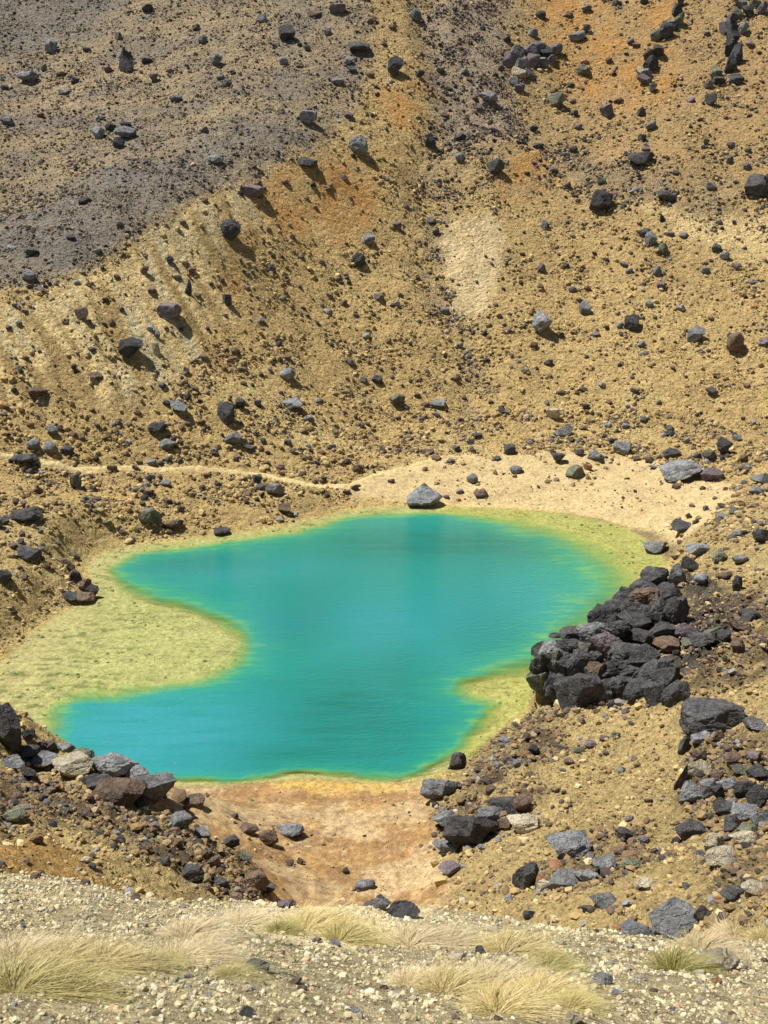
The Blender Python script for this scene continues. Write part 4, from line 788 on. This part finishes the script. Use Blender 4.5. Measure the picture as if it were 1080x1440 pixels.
# far slopes
n = 460000; y = 100 + 172 * rng.random(n) ** .9; x = rng.uniform(-1, 1, n) * (.43 * y + 8)
sd = bil(SDs, x, y); g = m_at('grey', x, y, 1.2); p = m_at('pale', x, y, 2.); bc = m_at('beach', x, y, 1.); rb = m_at('rub', x, y, 4); r_ = m_at('rust', x, y, 3); dgl = seg_d(x + 7 * fbm(x, y, 20, 4, .6, 71.), y, GULLY) * (1.3 + .9 * fbm(x, y, 14, 2, .5, 72.)); dn1 = m_at('dense', x, y, 4)
low = sstep(190, 140, y)
cl1 = sstep(-.18, .38, fbm(x, y, 7, 5, .65, 21.)) * 1.15; cl2 = sstep(-.3, .4, fbm(x, y, 25, 3, .6, 25.))
dens = .06 + .5 * cl1 * (.35 + .65 * cl2) + .45 * low * cl1 + .5 * g * (.3 + .7 * cl1) + .6 * rb * cl1 + .2 * sstep(185, 215, y) * (x > 15) * cl1 + (.15 + .4 * cl1) * np.exp(-(dgl / 4) ** 2)
dens = dens * (1 - .85 * m_at('scar', x, y, 1.)) * (1 - .80 * p * (x < 20)) * (1 - .93 * bc) * (1 - .55 * r_) * (sd > .8) * (.35 + .65 * sstep(.5, 7, sd)) * (seg_d(x, y, PATH) > .75)
k = rng.random(n) < dens * 1.0; x, y, g, rb, low, dgl, r_, dn1, p = (a[k] for a in (x, y, g, rb, low, dgl, r_, dn1, p)); n = len(x); print('far rubble', n)
size = (1 - .28 * g) * power(n, .19, 1.0, 3.0) * (.85 + .2 * (y > 170)) * (1 + .25 * low)
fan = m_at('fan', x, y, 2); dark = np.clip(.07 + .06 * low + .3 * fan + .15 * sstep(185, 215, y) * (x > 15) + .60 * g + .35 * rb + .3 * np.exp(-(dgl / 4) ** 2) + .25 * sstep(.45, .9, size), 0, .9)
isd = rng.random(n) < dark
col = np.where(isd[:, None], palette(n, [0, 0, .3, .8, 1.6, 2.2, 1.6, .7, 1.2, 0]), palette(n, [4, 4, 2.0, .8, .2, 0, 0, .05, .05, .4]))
gm = (g > .5) & ~isd; col[gm] = col[gm] * .55 + .45 * np.array([.21, .185, .15])
print('tri est'); rubble('scree_rubble', 'countless loose stones and clods strewn over the far crater slopes', x, y, size, col, lod=.5)
# near spurs
n = 200000; y = rng.uniform(28, 104, n); x = rng.uniform(-1, 1, n) * (.44 * y + 2)
sd = bil(SDs, x, y); zf = fg_z(x, y); f = m_at('front', x, y, .6); dk = m_at('dark', x, y, 1.); sr = m_at('spurrust', x, y, .8)
dens = (.22 + .75 * sstep(-.3, .4, fbm(x, y, 3, 4, .6, 21.))) * (1 - .95 * f) * (.55 + .6 * dk) * (1 - .6 * sr) * (sd > .5) * (bil(Zg, x, y) > zf - .3)
k = rng.random(n) < dens * .8; x, y, dk, f, sr = (a[k] for a in (x, y, dk, f, sr)); n = len(x); print('spur rubble', n)
size = power(n, .09, .6, 2.85) * (.8 + .004 * y); size *= np.where(dk > .5, 1.15, 1)
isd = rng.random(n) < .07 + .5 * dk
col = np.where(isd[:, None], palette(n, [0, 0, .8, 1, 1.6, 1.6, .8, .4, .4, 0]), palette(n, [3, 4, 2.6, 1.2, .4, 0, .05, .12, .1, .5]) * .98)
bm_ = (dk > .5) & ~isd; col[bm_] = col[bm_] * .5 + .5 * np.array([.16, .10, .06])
rubble('slope_rubble', 'loose tan and brown clods covering the near banks of the lake', x, y, size, col, flat=.65, lod=.19)
# pebbles on the beaches
n = 9000; y = rng.uniform(48, 146, n); x = rng.uniform(-1, 1, n) * (.42 * y)
k = (np.maximum(m_at('beach', x, y, 1.) * .5, m_at('front', x, y, .6) * .3) * sstep(0, .5, fbm(x, y, 3, 3)) > rng.random(n) * .6) & (bil(SDs, x, y) > .4); x, y = x[k], y[k]; n = len(x)
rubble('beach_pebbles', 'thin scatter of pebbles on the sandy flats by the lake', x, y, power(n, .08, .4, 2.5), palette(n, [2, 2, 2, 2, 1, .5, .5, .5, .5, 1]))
y = rng.uniform(60, 125, 30000); x = rng.uniform(-45, 40, 30000); s1 = bil(SDs, x, y); s2 = bil(SDd, x, y); k = (s1 < .2) & (s2 > -.5) & (rng.random(30000) < .5 * sstep(-.15, .25, fbm(x * .6, y * 1.6, 4, 4, .6, 91.))); x, y = x[k], y[k]; n = len(x)
rubble('shallows_debris', 'dark flecks of weed and stone lying in the yellow green shallows', x, y, power(n, .10, .5, 2.8), rng.uniform(.6, 1.3, (n, 1)) * np.where((rng.random(n) < .7)[:, None], np.array([.17, .18, .06]), np.array([.36, .32, .16])), .45, 0, .1)
ax, ay, aw = map(np.array, zip(*ALLROCKS)); rep = rng.integers(5, 16, len(ax)); ax, ay, aw = (np.repeat(q, rep) for q in (ax, ay, aw)); n = len(ax)
an = rng.uniform(0, 6.283, n); rr = aw * rng.uniform(.4, 1.5, n); x, y = ax + np.cos(an) * rr, ay + np.sin(an) * rr * .8 - .15 * aw; k = (bil(SDs, x, y) > .2)
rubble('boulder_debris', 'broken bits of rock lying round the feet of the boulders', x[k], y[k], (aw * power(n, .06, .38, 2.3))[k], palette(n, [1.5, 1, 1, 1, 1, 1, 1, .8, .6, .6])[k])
rp = np.array([hit(i[0], i[1] + .3 * i[3], H) for i in REST]); rs = np.array([i[2] for i in REST]) * (rp[:, 1] * cp - (rp[:, 2] - CAM_H) * sp) / FOC
TC = {'d': (.08,.078,.08), 'g': (.24,.245,.25), 'b': (.16,.11,.08), 'p': (.46,.41,.29), 'r': (.34,.18,.09), 'o': (.15,.155,.11), 'v': (.17,.14,.155)}
rubble('scattered_stones', 'lesser stones scattered between the larger ones', rp[:, 0], rp[:, 1], rs, np.array([TC[i[4]] for i in REST]), .7, 1, .12)
# foreground gravel
def fg_sample(n, y0, y1):
    y = np.sqrt(rng.uniform(y0 ** 2, y1 ** 2, n)); return rng.uniform(-1, 1, n) * (.47 * y + 1.2), y
x, y = fg_sample(70000, 4.5, 15.5)
k = rng.random(len(x)) < .35 + .65 * sstep(-.3, .3, fbm(x, y, .9, 3, .6, 31.)); x, y = x[k], y[k]; n = len(x); size = power(n, .013, .085, 2.4)
GP = np.array([(.51,.44,.26),(.58,.51,.33),(.46,.39,.225),(.38,.32,.18),(.27,.25,.20),(.21,.205,.19),(.50,.36,.22),(.34,.22,.14),(.30,.30,.20),(.60,.56,.42)])
def gpal(n, w): w = np.array(w, float); return GP[rng.choice(10, n, p=w / w.sum())] * rng.uniform(.8, 1.15, (n, 1))
blot = sstep(-.1, .4, fbm(x, y, 1.3, 3, .5, 60.))
col = np.where((rng.random(n) < blot * .6)[:, None], gpal(n, [2, 1.4, 2, 1.8, 1.2, .8, .3, .3, .5, .6]), gpal(n, [3, 3, 2, 1, .4, .2, .4, .12, .4, 1.4]))
m = size > .05
rubble('gravel', 'pale cream gravel of the foreground brow', x[~m], y[~m], size[~m], col[~m], .75, 0, .12, lod=.03)
for nm_, m_, dt_ in (('coarse_gravel', m & (size <= .075), 0), ('cobbles', size > .075, 1)): rubble(nm_, {'coarse_gravel': 'larger cream and grey pebbles among the foreground gravel', 'cobbles': 'fist sized cream and grey cobbles in the foreground gravel'}[nm_], x[m_], y[m_], size[m_] * 1.05, col[m_], .75, dt_, .14)

# ---------------------------------------------------------------- tussock grass
def blade_mat(name):
    m, n, b = mat(name); at = N(n, 'ShaderNodeAttribute'); at.attribute_name = 'Col'; oi = N(n, 'ShaderNodeObjectInfo')
    c = vscale(n, at.outputs['Color'], maprange(n, oi.outputs['Random'], 0, 1, .9, 1.12)); n.links.new(c, b.inputs['Base Color']); b.inputs['Roughness'].default_value = .6
    tr = N(n, 'ShaderNodeBsdfTranslucent'); n.links.new(c, tr.inputs[0]); mx = N(n, 'ShaderNodeMixShader'); mx.inputs[0].default_value = .35
    n.links.new(b.outputs[0], mx.inputs[1]); n.links.new(tr.outputs[0], mx.inputs[2]); n.links.new(mx.outputs[0], n.nodes['Material Output'].inputs[0]); return m
M_blade = blade_mat('dry_grass')
def tussock_mesh(seed, nb, tone, lean):
    r = np.random.default_rng(seed); ang = r.uniform(0, 2 * np.pi, nb); rad = .34 * np.sqrt(r.random(nb)); bx, by = rad * np.cos(ang), rad * np.sin(ang)
    ln = r.uniform(.3, 1.1, nb); tilt = .25 + .9 * rad / .34 + r.normal(0, .2, nb); az = ang + r.normal(0, .6, nb); droop = r.uniform(.4, 2.1, nb); wd = r.uniform(.0035, .008, nb)
    ts = np.array([0, .35, .7, 1.0]); P = np.zeros((nb, 4, 3)); pos = np.stack([bx, by, np.full(nb, -.06)], 1); P[:, 0] = pos
    for i in range(1, 4):
        t = np.clip(tilt + droop * ts[i], 0, 2.1); dl = ln * (ts[i] - ts[i - 1])
        pos = pos + np.stack([np.sin(t) * np.cos(az) * dl + lean * ts[i] * dl, np.sin(t) * np.sin(az) * dl - .25 * abs(lean) * ts[i] * dl, np.cos(t) * dl], 1); pos[:, 2] = np.maximum(pos[:, 2], .01); P[:, i] = pos
    side = np.stack([-np.sin(az + r.normal(0, 1.2, nb)), np.cos(az), np.zeros(nb)], 1); side /= np.linalg.norm(side, axis=1)[:, None]
    W = wd[:, None, None] * np.array([1, .9, .6, .08])[None, :, None]; V = np.concatenate([P - side[:, None] * W, P + side[:, None] * W], 1)  # 8 per blade
    f = np.array([(i, i + 1, i + 5, i + 4) for i in range(3)]); F = f[None] + (np.arange(nb) * 8)[:, None, None]
    base = {'y': ((.64, .54, .28), (.54, .45, .19)), 'p': ((.68, .59, .38), (.60, .50, .30)), 'g': ((.48, .42, .16), (.33, .32, .09)), 'o': ((.55, .47, .21), (.42, .37, .13))}[tone]
    c = np.where((r.random(nb) < .6)[:, None], np.array(base[0]), np.array(base[1])) * r.uniform(.75, 1.2, (nb, 1))
    C = np.repeat(c, 8, 0)
    return raw_mesh('tussock', V.reshape(-1, 3), F.reshape(-1, 4), M_blade, C, True)
TM = {}
def tussock(px, py, w, h, tone, label, lean=.5):
    P = hit(px, py, H); depth = P[1] * cp - (P[2] - CAM_H) * sp; s = depth / FOC; k = random.randrange(3); key = (tone, k, lean)
    if key not in TM: TM[key] = tussock_mesh(300 + k * 11 + ord(tone), 1500, tone, lean)
    o = add('grass_tussock', TM[key]); o['kind'] = 'thing'; W = w * s / 1.45; Hh = h * s / 1.0
    o.scale = (W, W * .8, Hh); o.rotation_euler = (0, 0, random.uniform(-.25, .25)); o.location = P; tops(o, label, 'grass tuft', 'dry tussock grass in the foreground gravel')
for a in [
 (20,1396,150,84,'o','largest golden tussock sweeping right at the left edge'),
 (85,1402,120,56,'o','golden tussock with long blades combed right, second from the left edge'),
 (20,1352,110,60,'p','pale straw tussock behind the largest golden one at the left edge'),
 (85,1356,110,54,'y','straw tussock behind the golden pair on the left'),
 (140,1362,100,56,'y','straw tussock with drooping tips between the golden pair and the green centred one'),
 (182,1362,80,54,'p','pale tussock just left of the green centred one'),
 (212,1366,70,66,'g','green centred tussock standing upright among the pale ones on the left'),
 (245,1352,84,64,'p','tall pale straw tussock right of the green centred one'),
 (282,1346,80,58,'p','wispy pale tussock at the right end of the left row'),
 (262,1318,90,40,'p','low pale tussock behind the tall straw one'),
 (340,1302,80,26,'p','flat faint tuft on the gravel above the bluish stone'),
 (392,1312,54,44,'g','small green hearted tussock at the gravel brow'),
 (430,1308,100,34,'y','spreading dry tussock just right of the small green hearted one'),
 (478,1324,90,34,'o','flattened golden tussock pointing right near the brow centre'),
 (322,1374,60,30,'o','short olive tussock left of the olive grey stone'),
 (575,1330,90,30,'p','pale low tuft left of the dark blue upright stone'),
 (630,1328,80,30,'p','pale low tuft directly behind the dark blue upright stone'),
 (712,1340,100,34,'y','straw tuft right of the dark blue upright stone'),
 (768,1366,76,34,'g','dark tipped green tussock at the right end of the upper centre row'),
 (575,1386,80,44,'p','pale tuft at the left end of the big central patch'),
 (625,1396,110,56,'y','dense straw tussock on the left of the big central patch'),
 (690,1392,120,54,'p','pale matted tussock at the back of the big central patch'),
 (700,1424,120,54,'y','front golden tussock of the big central patch near the bottom edge'),
 (755,1404,110,50,'y','straw tussock on the right of the big central patch'),
 (800,1420,80,44,'o','olive gold tussock ending the big central patch on the right'),
 (948,1366,90,66,'g','bright green rounded tussock left of the pale foreground boulder'),
 (985,1338,80,44,'p','pale tussock behind the bright green rounded one'),
 (1035,1316,80,36,'p','pale tussock at the brow near the right edge'),
 (1075,1322,60,40,'y','straw tussock cut by the right edge of the picture')]:
    tussock(*a)
